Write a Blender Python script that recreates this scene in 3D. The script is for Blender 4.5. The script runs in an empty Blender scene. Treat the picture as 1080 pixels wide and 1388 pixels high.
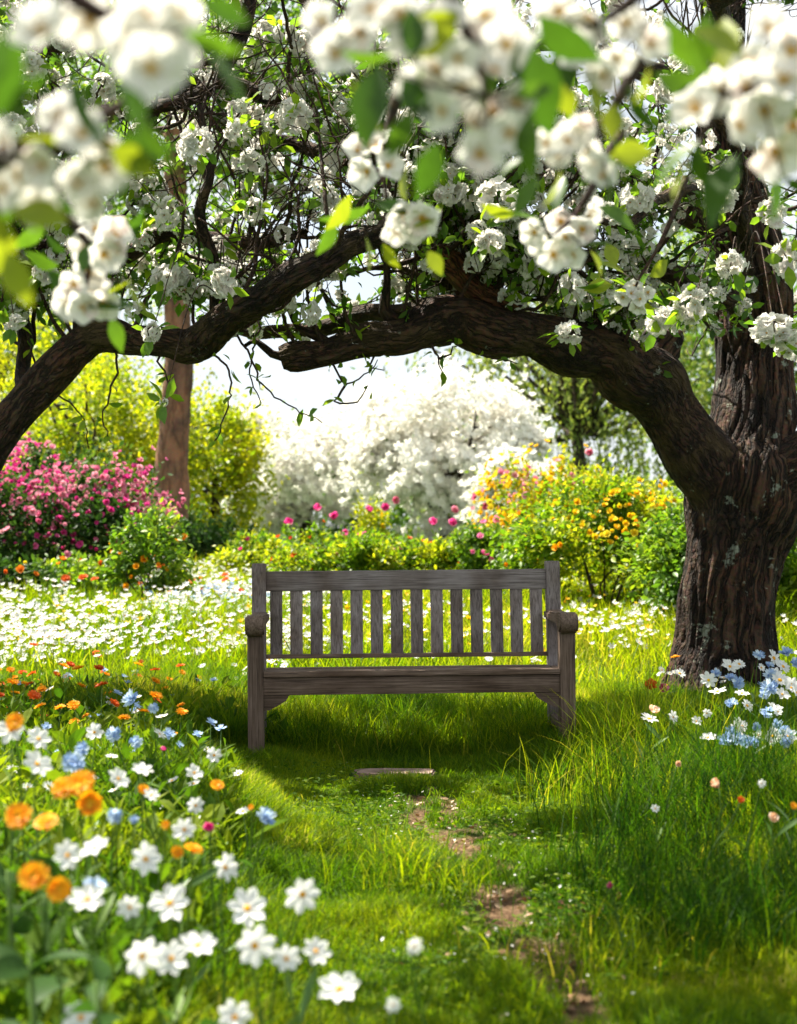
import bpy, bmesh, math, random
import numpy as np
from mathutils import Vector, noise as mnoise

# ------------------------------------------------------------------ camera, sky, sun, exposure
F, H, YH = 2079.0, 1.03, 728.0          # focal length in photo pixels, eye height, horizon row
scene = bpy.context.scene
C = scene.collection
cam_d = bpy.data.cameras.new("camera")
cam = bpy.data.objects.new("camera", cam_d); C.objects.link(cam); scene.camera = cam
cam.location = (0, 0, H); cam.rotation_euler = (math.radians(90), 0, 0)
cam_d.sensor_fit = 'VERTICAL'; cam_d.sensor_height = 36.0; cam_d.sensor_width = 28.0
cam_d.lens = F / 1388 * 36
cam_d.shift_y = (YH - 694) / 1388
cam_d.clip_start = 0.05; cam_d.clip_end = 2000
cam_d.dof.use_dof = True; cam_d.dof.focus_distance = 7.15
cam_d.dof.aperture_fstop = cam_d.lens / 16.5

SUN_EL, SUN_AZ = math.radians(58), math.radians(-52)      # behind the bench, a little to the west
world = bpy.data.worlds.new("World"); scene.world = world; world.use_nodes = True
wn, wl = world.node_tree.nodes, world.node_tree.links
bg = wn["Background"]; bg.inputs[1].default_value = 0.05
sky = wn.new("ShaderNodeTexSky"); sky.sky_type = 'NISHITA'; sky.sun_disc = False
sky.sun_elevation = SUN_EL; sky.sun_rotation = SUN_AZ; sky.dust_density = 2.0; sky.air_density = 1.0
tc = wn.new("ShaderNodeTexCoord"); cn = wn.new("ShaderNodeTexNoise"); cn.inputs["Scale"].default_value = 2.2; cn.inputs["Detail"].default_value = 6
cr = wn.new("ShaderNodeValToRGB"); cr.color_ramp.elements[0].position = 0.22; cr.color_ramp.elements[1].position = 0.5
cm = wn.new("ShaderNodeMix"); cm.data_type = 'RGBA'
wl.new(tc.outputs["Generated"], cn.inputs["Vector"]); wl.new(cn.outputs["Fac"], cr.inputs["Fac"]); wl.new(cr.outputs["Color"], cm.inputs[0])
wl.new(sky.outputs["Color"], cm.inputs[6]); cm.inputs[7].default_value = (6.2, 6.5, 6.8, 1)
wl.new(cm.outputs[2], bg.inputs[0])
sun_d = bpy.data.lights.new("sun", 'SUN'); sun_d.energy = 5.0; sun_d.angle = math.radians(0.5); sun_d.color = (1.0, 0.93, 0.80)
sun = bpy.data.objects.new("sun", sun_d); C.objects.link(sun)
sv = Vector((math.sin(SUN_AZ) * math.cos(SUN_EL), math.cos(SUN_AZ) * math.cos(SUN_EL), math.sin(SUN_EL)))
sun.rotation_euler = sv.to_track_quat('Z', 'Y').to_euler()
scene.view_settings.view_transform = 'Standard'; scene.view_settings.look = 'None'
scene.view_settings.exposure = 1.86; scene.view_settings.gamma = 1.0
scene.render.engine = 'CYCLES'
scene.cycles.max_bounces = 9; scene.cycles.diffuse_bounces = 6; scene.cycles.glossy_bounces = 2; scene.cycles.transmission_bounces = 4
scene.cycles.use_denoising = True

rng = np.random.default_rng(7); random.seed(7)

def at(px, py, Y):
    return np.array([(px - 540) / F * Y, Y, H - (py - YH) / F * Y])

# ------------------------------------------------------------------ helpers: noise, terrain
def vnoise(x, y, seed=0):
    x = np.asarray(x, float); y = np.asarray(y, float)
    xi = np.floor(x).astype(np.int64); yi = np.floor(y).astype(np.int64); xf = x - xi; yf = y - yi
    def h(a, b):
        n = (a * 374761393 + b * 668265263 + seed * 982451653) & 0x7fffffff
        n = ((n ^ (n >> 13)) * 1274126177) & 0x7fffffff
        return ((n ^ (n >> 16)) & 0xffff) / 65535.0
    u = xf * xf * (3 - 2 * xf); v = yf * yf * (3 - 2 * yf)
    return (h(xi, yi) * (1 - u) + h(xi + 1, yi) * u) * (1 - v) + (h(xi, yi + 1) * (1 - u) + h(xi + 1, yi + 1) * u) * v
def sstep(a, b, x):
    t = np.clip((np.asarray(x, float) - a) / (b - a), 0, 1); return t * t * (3 - 2 * t)
PY = [0, 3.2, 4.1, 5.07, 5.9, 6.6, 7.2, 9]; PX = [.30, .33, .325, .24, .13, -.02, -.05, -.05]
def path_x(y): return np.interp(y, PY, PX)
def off_path(x, y):
    """0 on the worn line, 1 out in the meadow; the lawn either side of the path is mown short up to the bench."""
    d = x - path_x(y)
    near = np.where(d < 0, sstep(.42 + .2 * sstep(6, 6.8, y), .95 + .1 * sstep(6, 6.8, y), -d), sstep(.50, .95, d))
    back = sstep(7.0, 7.45, y)
    side = np.maximum(near, back)
    return side
def soil(x, y):
    """bare earth along the path"""
    d = np.abs(x - path_x(y) + .12 * (vnoise(x * 2.1, y * 1.6, 5) - .5))
    m = vnoise(x * 5.2, y * 2.9, 11) * .5 + vnoise(x * 15, y * 11, 12) * .5
    return (1 - sstep(.02, .20, d)) * sstep(.37, .54, m) * (1 - sstep(6.3, 6.7, y))
def gh(x, y):
    x = np.asarray(x, float); y = np.asarray(y, float)
    d = x - path_x(y); nf = 1 - sstep(7, 10, y)
    bank = .11 * sstep(.45, 1.1, d) * nf + .12 * sstep(.5, 1.2, -d) * nf
    far = .28 * sstep(8.5, 15, y) + .55 * sstep(14, 34, y) + .9 * sstep(40, 160, y)
    return bank + far + .035 * (vnoise(x * 1.3, y * 1.3, 3) - .5) + .015 * (vnoise(x * 5, y * 5, 4) - .5) - .012 * soil(x, y)

# ------------------------------------------------------------------ helpers: geometry
class Geo:
    def __init__(s): s.V = []; s.T = []; s.Q = []; s.Tm = []; s.Qm = []; s.R = []; s.B = []; s.n = 0; s.hasB = False
    def add(s, V, T=None, Q=None, m=0, rnd=0.5, bc=None, Tm=None, Qm=None):
        V = np.asarray(V, float).reshape(-1, 3); k = len(V); s.V.append(V)
        if T is not None and len(T):
            T = np.asarray(T, int).reshape(-1, 3); s.T.append(T + s.n); s.Tm.append(np.full(len(T), m) if Tm is None else Tm)
        if Q is not None and len(Q):
            Q = np.asarray(Q, int).reshape(-1, 4); s.Q.append(Q + s.n); s.Qm.append(np.full(len(Q), m) if Qm is None else Qm)
        s.R.append(np.broadcast_to(np.asarray(rnd, float), (k,)).copy())
        if bc is not None: s.hasB = True
        s.B.append(np.zeros((k, 3)) if bc is None else bc); s.n += k
        return s
    def cat(s):
        z = lambda L, w: np.concatenate(L) if L else np.zeros((0, w), int)
        zz = lambda L: np.concatenate(L) if L else np.zeros((0,), int)
        return np.concatenate(s.V), z(s.T, 3), z(s.Q, 4), zz(s.Tm), zz(s.Qm)
    def scatter(s, tm, pos, rot, sc, rnd, moff=0):
        V, T, Q, Tm, Qm = tm; N = len(pos)
        if N == 0: return s
        sc = np.asarray(sc, float)
        sc = sc[:, None, None] if sc.ndim == 1 else sc[:, None, :]
        W = np.einsum('nij,nkj->nki', rot, V[None] * sc) + pos[:, None, :]
        off = (np.arange(N) * len(V))[:, None, None]
        s.add(W.reshape(-1, 3), (T[None] + off).reshape(-1, 3) if len(T) else None, (Q[None] + off).reshape(-1, 4) if len(Q) else None,
              rnd=np.repeat(rnd, len(V)), Tm=np.tile(Tm, N) + moff, Qm=np.tile(Qm, N) + moff)
        return s
    def mesh(s, name, mats, smooth=True):
        me = bpy.data.meshes.new(name)
        V, T, Q, Tm, Qm = s.cat()
        me.vertices.add(len(V)); me.vertices.foreach_set("co", V.astype(np.float32).ravel())
        lv = np.concatenate([T.ravel(), Q.ravel()]).astype(np.int32)
        me.loops.add(len(lv)); me.loops.foreach_set("vertex_index", lv)
        st = np.concatenate([np.arange(len(T)) * 3, len(T) * 3 + np.arange(len(Q)) * 4]).astype(np.int32)
        me.polygons.add(len(st)); me.polygons.foreach_set("loop_start", st)
        me.polygons.foreach_set("material_index", np.concatenate([Tm, Qm]).astype(np.int32))
        me.polygons.foreach_set("use_smooth", np.full(len(st), smooth))
        a = me.attributes.new("rnd", 'FLOAT', 'POINT'); a.data.foreach_set("value", np.concatenate(s.R).astype(np.float32))
        if s.hasB:
            b = me.attributes.new("bc", 'FLOAT_VECTOR', 'POINT'); b.data.foreach_set("vector", np.concatenate(s.B).astype(np.float32).ravel())
        me.update(calc_edges=True); me.validate()
        for m in (mats if isinstance(mats, (list, tuple)) else [mats]): me.materials.append(m)
        return me
    def obj(s, name, mats, parent=None, smooth=True):
        return link(name, s.mesh(name, mats, smooth), parent)
    def tmpl(s): return s.cat()

def link(name, data, parent=None):
    o = bpy.data.objects.new(name, data); C.objects.link(o)
    if parent is not None: o.parent = parent
    return o
def tag(o, label=None, cat=None, group=None, kind=None):
    if label: o["label"] = label
    if cat: o["category"] = cat
    if group: o["group"] = group
    if kind: o["kind"] = kind
    return o
def thing(name, label, cat, loc=(0, 0, 0), group=None, rot=(0, 0, 0)):
    o = bpy.data.objects.new(name, None); C.objects.link(o); o.location = loc; o.rotation_euler = rot
    o.empty_display_size = .1
    return tag(o, label, cat, group)

def unit(v): v = np.asarray(v, float); return v / np.maximum(np.linalg.norm(v, axis=-1, keepdims=True), 1e-9)
def frames(nrm, spin=None, r=rng):
    """N x 3 x 3 rotation matrices whose z column is nrm"""
    n = unit(nrm); N = len(n)
    ref = np.where(np.abs(n[:, 2:3]) > .9, np.array([[1., 0, 0]]), np.array([[0, 0, 1.]]))
    x = unit(np.cross(ref, n)); y = np.cross(n, x)
    a = r.uniform(0, 2 * np.pi, N) if spin is None else np.broadcast_to(spin, (N,)); c = np.cos(a)[:, None]; s_ = np.sin(a)[:, None]
    return np.stack([x * c + y * s_, -x * s_ + y * c, n], axis=2)
def leaf_frames(dirs, r=rng, up=.6):
    """y column along the leaf, z column the leaf's face"""
    y = unit(dirs); N = len(y)
    z0 = unit(np.array([0, 0, up]) + r.normal(0, .6, (N, 3)))
    x = unit(np.cross(y, z0)); z = np.cross(x, y)
    return np.stack([x, y, z], axis=2)
def rsphere(n, r=rng): return unit(r.normal(0, 1, (n, 3)))

def catmull(P, step):
    P = np.asarray(P, float); Q = np.vstack([2 * P[0] - P[1], P, 2 * P[-1] - P[-2]]); out = []
    for i in range(1, len(Q) - 2):
        L = np.linalg.norm(Q[i + 1, :3] - Q[i, :3]); n = max(2, int(L / step))
        t = np.linspace(0, 1, n, endpoint=False)[:, None]
        a, b, c, d = Q[i - 1], Q[i], Q[i + 1], Q[i + 2]
        out.append(.5 * ((2 * b) + (c - a) * t + (2 * a - 5 * b + 4 * c - d) * t ** 2 + (3 * b - a - 3 * c + d) * t ** 3))
    out.append(P[-1:]); return np.vstack(out)
def tube(g, P, R, seg=8, m=0, rnd=.5, rough=None, cap=True, bc=True):
    """sweep a ring along P (n x 3) with radii R"""
    P = np.asarray(P, float); R = np.asarray(R, float); n = len(P)
    T = unit(np.gradient(P, axis=0)); x = np.cross(T[0], [0, 0, 1.]); x = x if np.linalg.norm(x) > .05 else np.cross(T[0], [1., 0, 0]); x = unit(x)
    X = np.zeros_like(P)
    for i in range(n):
        x = unit(x - T[i] * np.dot(x, T[i])); X[i] = x
    Yv = np.cross(T, X); a = np.linspace(0, 2 * np.pi, seg, endpoint=False)
    ca, sa = np.cos(a), np.sin(a)
    rad = R[:, None] * np.ones(seg)[None]
    s_ = np.concatenate([[0], np.cumsum(np.linalg.norm(np.diff(P, axis=0), axis=1))])
    B = np.stack([R[:, None] * ca, R[:, None] * sa, np.repeat(s_[:, None], seg, 1)], axis=2)
    if rough is not None: rad = rad * rough(B, R)
    V = P[:, None] + X[:, None] * (rad * ca)[..., None] + Yv[:, None] * (rad * sa)[..., None]
    i = np.arange(n - 1)[:, None] * seg; j = np.arange(seg)[None]; k = (j + 1) % seg
    Q = np.stack([i + j, i + k, i + seg + k, i + seg + j], axis=2).reshape(-1, 4)
    V = V.reshape(-1, 3); B = B.reshape(-1, 3); Tt = []
    if cap:
        V = np.vstack([V, P[:1], P[-1:]]); B = np.vstack([B, [[0, 0, 0]], [[0, 0, s_[-1]]]]); c0, c1 = len(V) - 2, len(V) - 1; b = (n - 1) * seg
        for q in range(seg):
            Tt += [(c0, (q + 1) % seg, q), (c1, b + q, b + (q + 1) % seg)]
    g.add(V, Tt, Q, m, rnd, B if bc else None); return g

# ------------------------------------------------------------------ materials
def new_mat(name):
    m = bpy.data.materials.new(name); m.use_nodes = True; nt = m.node_tree
    return m, nt.nodes, nt.links, nt.nodes["Principled BSDF"], nt.nodes["Material Output"]
def ramp(N, stops, interp='LINEAR'):
    r = N.new("ShaderNodeValToRGB"); r.color_ramp.interpolation = interp; e = r.color_ramp.elements
    while len(e) < len(stops): e.new(.5)
    for k, (p, c) in enumerate(stops): e[k].position = p; e[k].color = (*c, 1)
    return r
def leafy(name, stops, trans=.45, tboost=1.6, rough=.45, spec=.35, ttint=(1.0, 1.0, .55)):
    """thin living tissue: reflects and lets light through; colour varies from leaf to leaf by the mesh's own random number"""
    m, N, L, P, out = new_mat(name)
    a = N.new("ShaderNodeAttribute"); a.attribute_name = "rnd"
    r = ramp(N, stops); L.new(a.outputs["Fac"], r.inputs["Fac"])
    nz = N.new("ShaderNodeTexNoise"); nz.inputs["Scale"].default_value = 60; g = N.new("ShaderNodeNewGeometry")
    L.new(g.outputs["Position"], nz.inputs["Vector"])
    hv = N.new("ShaderNodeHueSaturation"); mr = N.new("ShaderNodeMapRange"); mr.inputs[3].default_value = .75; mr.inputs[4].default_value = 1.25
    L.new(nz.outputs["Fac"], mr.inputs[0]); L.new(mr.outputs[0], hv.inputs["Value"]); L.new(r.outputs["Color"], hv.inputs["Color"])
    L.new(hv.outputs["Color"], P.inputs["Base Color"]); P.inputs["Roughness"].default_value = rough; P.inputs["Specular IOR Level"].default_value = spec
    t = N.new("ShaderNodeBsdfTranslucent"); mu = N.new("ShaderNodeMix"); mu.data_type = 'RGBA'; mu.blend_type = 'MULTIPLY'; mu.inputs[0].default_value = 1
    L.new(hv.outputs["Color"], mu.inputs[6]); mu.inputs[7].default_value = (tboost * ttint[0], tboost * ttint[1], tboost * ttint[2], 1); L.new(mu.outputs[2], t.inputs["Color"])
    mx = N.new("ShaderNodeMixShader"); mx.inputs[0].default_value = trans
    L.new(P.outputs[0], mx.inputs[1]); L.new(t.outputs[0], mx.inputs[2]); L.new(mx.outputs[0], out.inputs["Surface"]); return m

M = {}
M['leaf'] = leafy("apple_leaf", [(0, (.035, .085, .010)), (.5, (.085, .175, .014)), (1, (.20, .28, .016))], .5, 1.9)
M['leaf_fresh'] = leafy("fresh_leaf", [(0, (.030, .075, .008)), (.5, (.075, .15, .012)), (1, (.26, .29, .015))], .45, 1.6)
M['petal'] = leafy("white_petal", [(0, (.80, .78, .74)), (.75, (.83, .82, .80)), (.95, (.83, .79, .77)), (1, (.80, .68, .66))], .46, 1.0, .6, .2, (1, .99, .95))
M['petal_far'] = leafy("far_white_petal", [(0, (.84, .82, .77)), (1, (.90, .89, .86))], .48, 1.02, .7, .1, (1, 1, .97))
M['peach'] = leafy("peach_petal", [(0, (.70, .40, .22)), (.6, (.78, .55, .38)), (1, (.80, .68, .58))], .4, 1.1, .5, .2, (1, .95, .85))
M['stamen'] = leafy("stamen", [(0, (.50, .24, .05)), (.5, (.60, .36, .05)), (1, (.40, .14, .07))], .2, 1, .7, .1, (1, 1, 1))
M['grass'] = leafy("grass_blade", [(0, (.009, .036, .003)), (.42, (.048, .110, .003)), (.85, (.20, .240, .004)), (1, (.34, .27, .05))], .52, 2.2, .6, .12, (1, 1, .4))  # dark stops hold the green of shaded grass, bright stops that of sunlit grass
M['lawn'] = leafy("lawn_blade", [(0, (.014, .050, .003)), (.45, (.072, .135, .004)), (.88, (.21, .245, .005)), (1, (.34, .28, .10))], .5, 2.1, .6, .12, (1, 1, .4))  # same mix: shade green at the low end, sunlit lime at the high end
M['stem'] = leafy("flower_stem", [(0, (.05, .12, .02)), (1, (.12, .20, .03))], .25, 1.5)
M['white'] = leafy("daisy_petal", [(0, (.78, .79, .80)), (1, (.82, .82, .80))], .4, 1.0, .55, .2, (1, 1, .98))
M['orange'] = leafy("orange_petal", [(0, (.75, .25, .004)), (.5, (.82, .38, .008)), (1, (.86, .50, .015))], .4, 1.1, .5, .2, (1, .9, .6))
M['rust'] = leafy("rust_petal", [(0, (.55, .06, .012)), (.6, (.68, .14, .015)), (1, (.75, .24, .02))], .4, 1.1, .5, .2, (1, .9, .7))
M['blue'] = leafy("blue_petal", [(0, (.20, .32, .58)), (.5, (.40, .53, .74)), (1, (.62, .73, .83))], .4, 1.1, .5, .2, (1, 1, 1))
M['pink'] = leafy("pink_petal", [(0, (.52, .02, .18)), (.55, (.70, .07, .30)), (1, (.78, .26, .42))], .4, 1.1, .5, .2, (1, .9, 1))
M['palepink'] = leafy("pale_pink_petal", [(0, (.64, .13, .26)), (.6, (.74, .28, .38)), (1, (.80, .48, .50))], .4, 1.1, .5, .2, (1, .95, 1))
M['yellow'] = leafy("yellow_petal", [(0, (.75, .42, .01)), (.6, (.82, .62, .02)), (1, (.80, .72, .08))], .42, 1.1, .5, .2, (1, 1, .6))
M['centre'] = leafy("flower_eye", [(0, (.60, .25, .01)), (1, (.75, .42, .03))], .1, 1, .7, .1, (1, 1, 1))
M['acid'] = leafy("acid_leaf", [(0, (.08, .15, .006)), (.5, (.25, .30, .008)), (1, (.48, .43, .012))], .5, 1.7)
M['lime'] = leafy("lime_leaf", [(0, (.035, .100, .006)), (.5, (.11, .20, .008)), (1, (.38, .38, .012))], .48, 1.8)
M['darkleaf'] = leafy("dark_shrub_leaf", [(0, (.014, .040, .008)), (.6, (.030, .075, .012)), (1, (.085, .14, .02))], .35, 1.6, .55, .15)
M['midleaf'] = leafy("shrub_leaf", [(0, (.030, .080, .008)), (.5, (.085, .175, .012)), (1, (.25, .32, .015))], .45, 1.8)
M['willow'] = leafy("willow_leaf", [(0, (.07, .11, .02)), (.5, (.13, .18, .03)), (1, (.26, .29, .07))], .45, 1.6)

def bark(name, dark, mid, light, sx, sz, lichen=.62, bump=1.0, moss=None):
    m, N, L, P, out = new_mat(name)
    a = N.new("ShaderNodeAttribute"); a.attribute_name = "bc"
    mp = N.new("ShaderNodeMapping"); mp.inputs["Scale"].default_value = (sx, sx, sz)
    nz = N.new("ShaderNodeTexNoise"); nz.inputs["Scale"].default_value = 6; nz.inputs["Detail"].default_value = 5
    L.new(a.outputs["Vector"], nz.inputs["Vector"])
    ad = N.new("ShaderNodeMix"); ad.data_type = 'RGBA'; ad.blend_type = 'LINEAR_LIGHT'; ad.inputs[0].default_value = .035
    L.new(a.outputs["Vector"], ad.inputs[6]); L.new(nz.outputs["Color"], ad.inputs[7]); L.new(ad.outputs[2], mp.inputs["Vector"])
    rn = N.new("ShaderNodeTexNoise"); rn.inputs["Scale"].default_value = 1; rn.inputs["Detail"].default_value = 3; rn.inputs["Roughness"].default_value = .55; L.new(mp.outputs[0], rn.inputs["Vector"])
    r1 = N.new("ShaderNodeMath"); r1.operation = 'SUBTRACT'; r1.inputs[1].default_value = .5; L.new(rn.outputs["Fac"], r1.inputs[0])
    vo = N.new("ShaderNodeMath"); vo.operation = 'ABSOLUTE'; L.new(r1.outputs[0], vo.inputs[0])
    fn = N.new("ShaderNodeTexNoise"); fn.inputs["Scale"].default_value = 45; fn.inputs["Detail"].default_value = 8; L.new(a.outputs["Vector"], fn.inputs["Vector"])
    cr1 = ramp(N, [(0, dark), (.055, mid), (.2, light)]); L.new(vo.outputs[0], cr1.inputs["Fac"])
    mix = N.new("ShaderNodeMix"); mix.data_type = 'RGBA'; mix.blend_type = 'OVERLAY'; mix.inputs[0].default_value = .7
    L.new(cr1.outputs["Color"], mix.inputs[6]); L.new(fn.outputs["Color"], mix.inputs[7])
    ln = N.new("ShaderNodeTexNoise"); ln.inputs["Scale"].default_value = 9; ln.inputs["Detail"].default_value = 6; ln.inputs["Roughness"].default_value = .7
    L.new(a.outputs["Vector"], ln.inputs["Vector"])
    lr = ramp(N, [(lichen, (0, 0, 0)), (lichen + .04, (1, 1, 1))]); L.new(ln.outputs["Fac"], lr.inputs["Fac"])
    lm = N.new("ShaderNodeMix"); lm.data_type = 'RGBA'; lm.inputs[7].default_value = (.22, .24, .19, 1); L.new(lr.outputs["Color"], lm.inputs[0]); L.new(mix.outputs[2], lm.inputs[6])
    bn = N.new("ShaderNodeTexNoise"); bn.inputs["Scale"].default_value = 2.3; bn.inputs["Detail"].default_value = 5; L.new(a.outputs["Vector"], bn.inputs["Vector"])
    bv = ramp(N, [(.36, (.45, .45, .50)), (.5, (1, .95, .9)), (.66, (1.5, 1.25, 1.05))]); L.new(bn.outputs["Fac"], bv.inputs["Fac"])
    bm_ = N.new("ShaderNodeMix"); bm_.data_type = 'RGBA'; bm_.blend_type = 'MULTIPLY'; bm_.inputs[0].default_value = 1; L.new(mix.outputs[2], bm_.inputs[6]); L.new(bv.outputs["Color"], bm_.inputs[7]); L.new(bm_.outputs[2], lm.inputs[6])
    col = lm
    if moss:
        ge = N.new("ShaderNodeNewGeometry"); mn = N.new("ShaderNodeTexNoise"); mn.inputs["Scale"].default_value = 5; mn.inputs["Detail"].default_value = 5
        L.new(a.outputs["Vector"], mn.inputs["Vector"]); mr = ramp(N, [(.5, (0, 0, 0)), (.62, (1, 1, 1))]); L.new(mn.outputs["Fac"], mr.inputs["Fac"])
        mm = N.new("ShaderNodeMix"); mm.data_type = 'RGBA'; mm.inputs[7].default_value = (*moss, 1); L.new(mr.outputs["Color"], mm.inputs[0]); L.new(lm.outputs[2], mm.inputs[6]); col = mm
    L.new(col.outputs[2], P.inputs["Base Color"]); P.inputs["Roughness"].default_value = .85; P.inputs["Specular IOR Level"].default_value = .25
    vr = ramp(N, [(0, (0, 0, 0)), (.07, (.75, .75, .75)), (.25, (1, 1, 1))]); L.new(vo.outputs[0], vr.inputs["Fac"])
    hm = N.new("ShaderNodeMath"); hm.operation = 'MULTIPLY_ADD'; hm.inputs[1].default_value = .45; L.new(fn.outputs["Fac"], hm.inputs[0]); L.new(vr.outputs["Color"], hm.inputs[2])
    bp = N.new("ShaderNodeBump"); bp.inputs["Strength"].default_value = bump; bp.inputs["Distance"].default_value = .03
    L.new(hm.outputs[0], bp.inputs["Height"]); L.new(bp.outputs[0], P.inputs["Normal"]); return m
M['bark'] = bark("apple_bark", (.006, .004, .003), (.036, .021, .013), (.078, .045, .028), 22, 2.0, .61, 1.0)
M['bark_limb'] = bark("limb_bark", (.016, .010, .007), (.036, .021, .013), (.068, .041, .026), 30, 8, .64, .9, (.055, .035, .015))
M['bark_red'] = bark("torn_wood", (.03, .014, .008), (.13, .055, .028), (.22, .10, .05), 34, 6, .8, .8)
M['bark_twig'] = bark("twig_bark", (.018, .011, .008), (.050, .030, .020), (.085, .055, .036), 60, 30, .7, .4)
M['bark_pine'] = bark("smooth_brown_bark", (.10, .054, .034), (.17, .092, .056), (.22, .125, .078), 5, 1.6, .70, .2)
M['bark_far'] = bark("far_bark", (.02, .015, .012), (.06, .045, .035), (.09, .07, .05), 6, 4, .8, .3)

def wood(name, axis, dark, mid, light):
    m, N, L, P, out = new_mat(name)
    t = N.new("ShaderNodeTexCoord"); oi = N.new("ShaderNodeObjectInfo")
    mp = N.new("ShaderNodeMapping"); sc = [150, 150, 150]; sc[axis] = 4.5; mp.inputs["Scale"].default_value = sc
    ofs = N.new("ShaderNodeVectorMath"); ofs.operation = 'ADD'; L.new(t.outputs["Object"], ofs.inputs[0])
    sm = N.new("ShaderNodeVectorMath"); sm.operation = 'SCALE'; sm.inputs[0].default_value = (3.1, 5.7, 2.3); L.new(oi.outputs["Random"], sm.inputs["Scale"]); L.new(sm.outputs[0], ofs.inputs[1])
    L.new(ofs.outputs[0], mp.inputs["Vector"])
    nz = N.new("ShaderNodeTexNoise"); nz.inputs["Scale"].default_value = 1; nz.inputs["Detail"].default_value = 7; nz.inputs["Roughness"].default_value = .65; nz.inputs["Distortion"].default_value = .6
    L.new(mp.outputs[0], nz.inputs["Vector"])
    c = ramp(N, [(.30, dark), (.46, mid), (.70, light)]); L.new(nz.outputs["Fac"], c.inputs["Fac"])
    big = N.new("ShaderNodeTexNoise"); big.inputs["Scale"].default_value = 5; big.inputs["Detail"].default_value = 4; L.new(ofs.outputs[0], big.inputs["Vector"])
    br = ramp(N, [(.35, (.62, .52, .46)), (.65, (1.15, 1.12, 1.14))]); L.new(big.outputs["Fac"], br.inputs["Fac"])
    mu = N.new("ShaderNodeMix"); mu.data_type = 'RGBA'; mu.blend_type = 'MULTIPLY'; mu.inputs[0].default_value = 1; L.new(c.outputs["Color"], mu.inputs[6]); L.new(br.outputs["Color"], mu.inputs[7])
    rv = N.new("ShaderNodeMapRange"); rv.inputs[3].default_value = .8; rv.inputs[4].default_value = 1.2; L.new(oi.outputs["Random"], rv.inputs[0])
    hv = N.new("ShaderNodeHueSaturation"); L.new(rv.outputs[0], hv.inputs["Value"]); L.new(mu.outputs[2], hv.inputs["Color"])
    L.new(hv.outputs["Color"], P.inputs["Base Color"]); P.inputs["Roughness"].default_value = .7; P.inputs["Specular IOR Level"].default_value = .3
    bp = N.new("ShaderNodeBump"); bp.inputs["Strength"].default_value = .5; bp.inputs["Distance"].default_value = .004; L.new(nz.outputs["Fac"], bp.inputs["Height"]); L.new(bp.outputs[0], P.inputs["Normal"])
    return m
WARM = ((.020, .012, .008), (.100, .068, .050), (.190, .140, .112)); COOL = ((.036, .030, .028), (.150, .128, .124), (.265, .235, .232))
WOOD = [wood("weathered_wood_across", 0, *WARM), wood("weathered_wood_deep", 1, *WARM), wood("weathered_wood_upright", 2, *WARM)]
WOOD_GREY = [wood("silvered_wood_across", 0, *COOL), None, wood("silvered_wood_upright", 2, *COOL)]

def ground_mat():
    m, N, L, P, out = new_mat("ground")
    a = N.new("ShaderNodeAttribute"); a.attribute_name = "rnd"; g = N.new("ShaderNodeNewGeometry")
    n1 = N.new("ShaderNodeTexNoise"); n1.inputs["Scale"].default_value = 14; n1.inputs["Detail"].default_value = 8; L.new(g.outputs["Position"], n1.inputs["Vector"])
    n2 = N.new("ShaderNodeTexNoise"); n2.inputs["Scale"].default_value = 55; n2.inputs["Detail"].default_value = 6; L.new(g.outputs["Position"], n2.inputs["Vector"])
    so = ramp(N, [(.3, (.05, .026, .014)), (.5, (.085, .050, .027)), (.72, (.17, .110, .064))]); L.new(n2.outputs["Fac"], so.inputs["Fac"])
    gr = ramp(N, [(.3, (.022, .05, .007)), (.7, (.055, .11, .012))]); L.new(n1.outputs["Fac"], gr.inputs["Fac"])
    x = N.new("ShaderNodeMix"); x.data_type = 'RGBA'; L.new(a.outputs["Fac"], x.inputs[0]); L.new(gr.outputs["Color"], x.inputs[6]); L.new(so.outputs["Color"], x.inputs[7])
    L.new(x.outputs[2], P.inputs["Base Color"]); P.inputs["Roughness"].default_value = .95; P.inputs["Specular IOR Level"].default_value = .1
    bp = N.new("ShaderNodeBump"); bp.inputs["Strength"].default_value = .9; bp.inputs["Distance"].default_value = .02; L.new(n2.outputs["Fac"], bp.inputs["Height"]); L.new(bp.outputs[0], P.inputs["Normal"]); return m
M['ground'] = ground_mat()
def stone_mat():
    m, N, L, P, out = new_mat("red_sandstone")
    t = N.new("ShaderNodeTexCoord"); n = N.new("ShaderNodeTexNoise"); n.inputs["Scale"].default_value = 18; n.inputs["Detail"].default_value = 8; L.new(t.outputs["Object"], n.inputs["Vector"])
    c = ramp(N, [(.3, (.12, .07, .055)), (.7, (.27, .18, .145))]); L.new(n.outputs["Fac"], c.inputs["Fac"]); L.new(c.outputs["Color"], P.inputs["Base Color"]); P.inputs["Roughness"].default_value = .9
    bp = N.new("ShaderNodeBump"); bp.inputs["Strength"].default_value = .6; bp.inputs["Distance"].default_value = .01; L.new(n.outputs["Fac"], bp.inputs["Height"]); L.new(bp.outputs[0], P.inputs["Normal"]); return m
M['stone'] = stone_mat()

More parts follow.
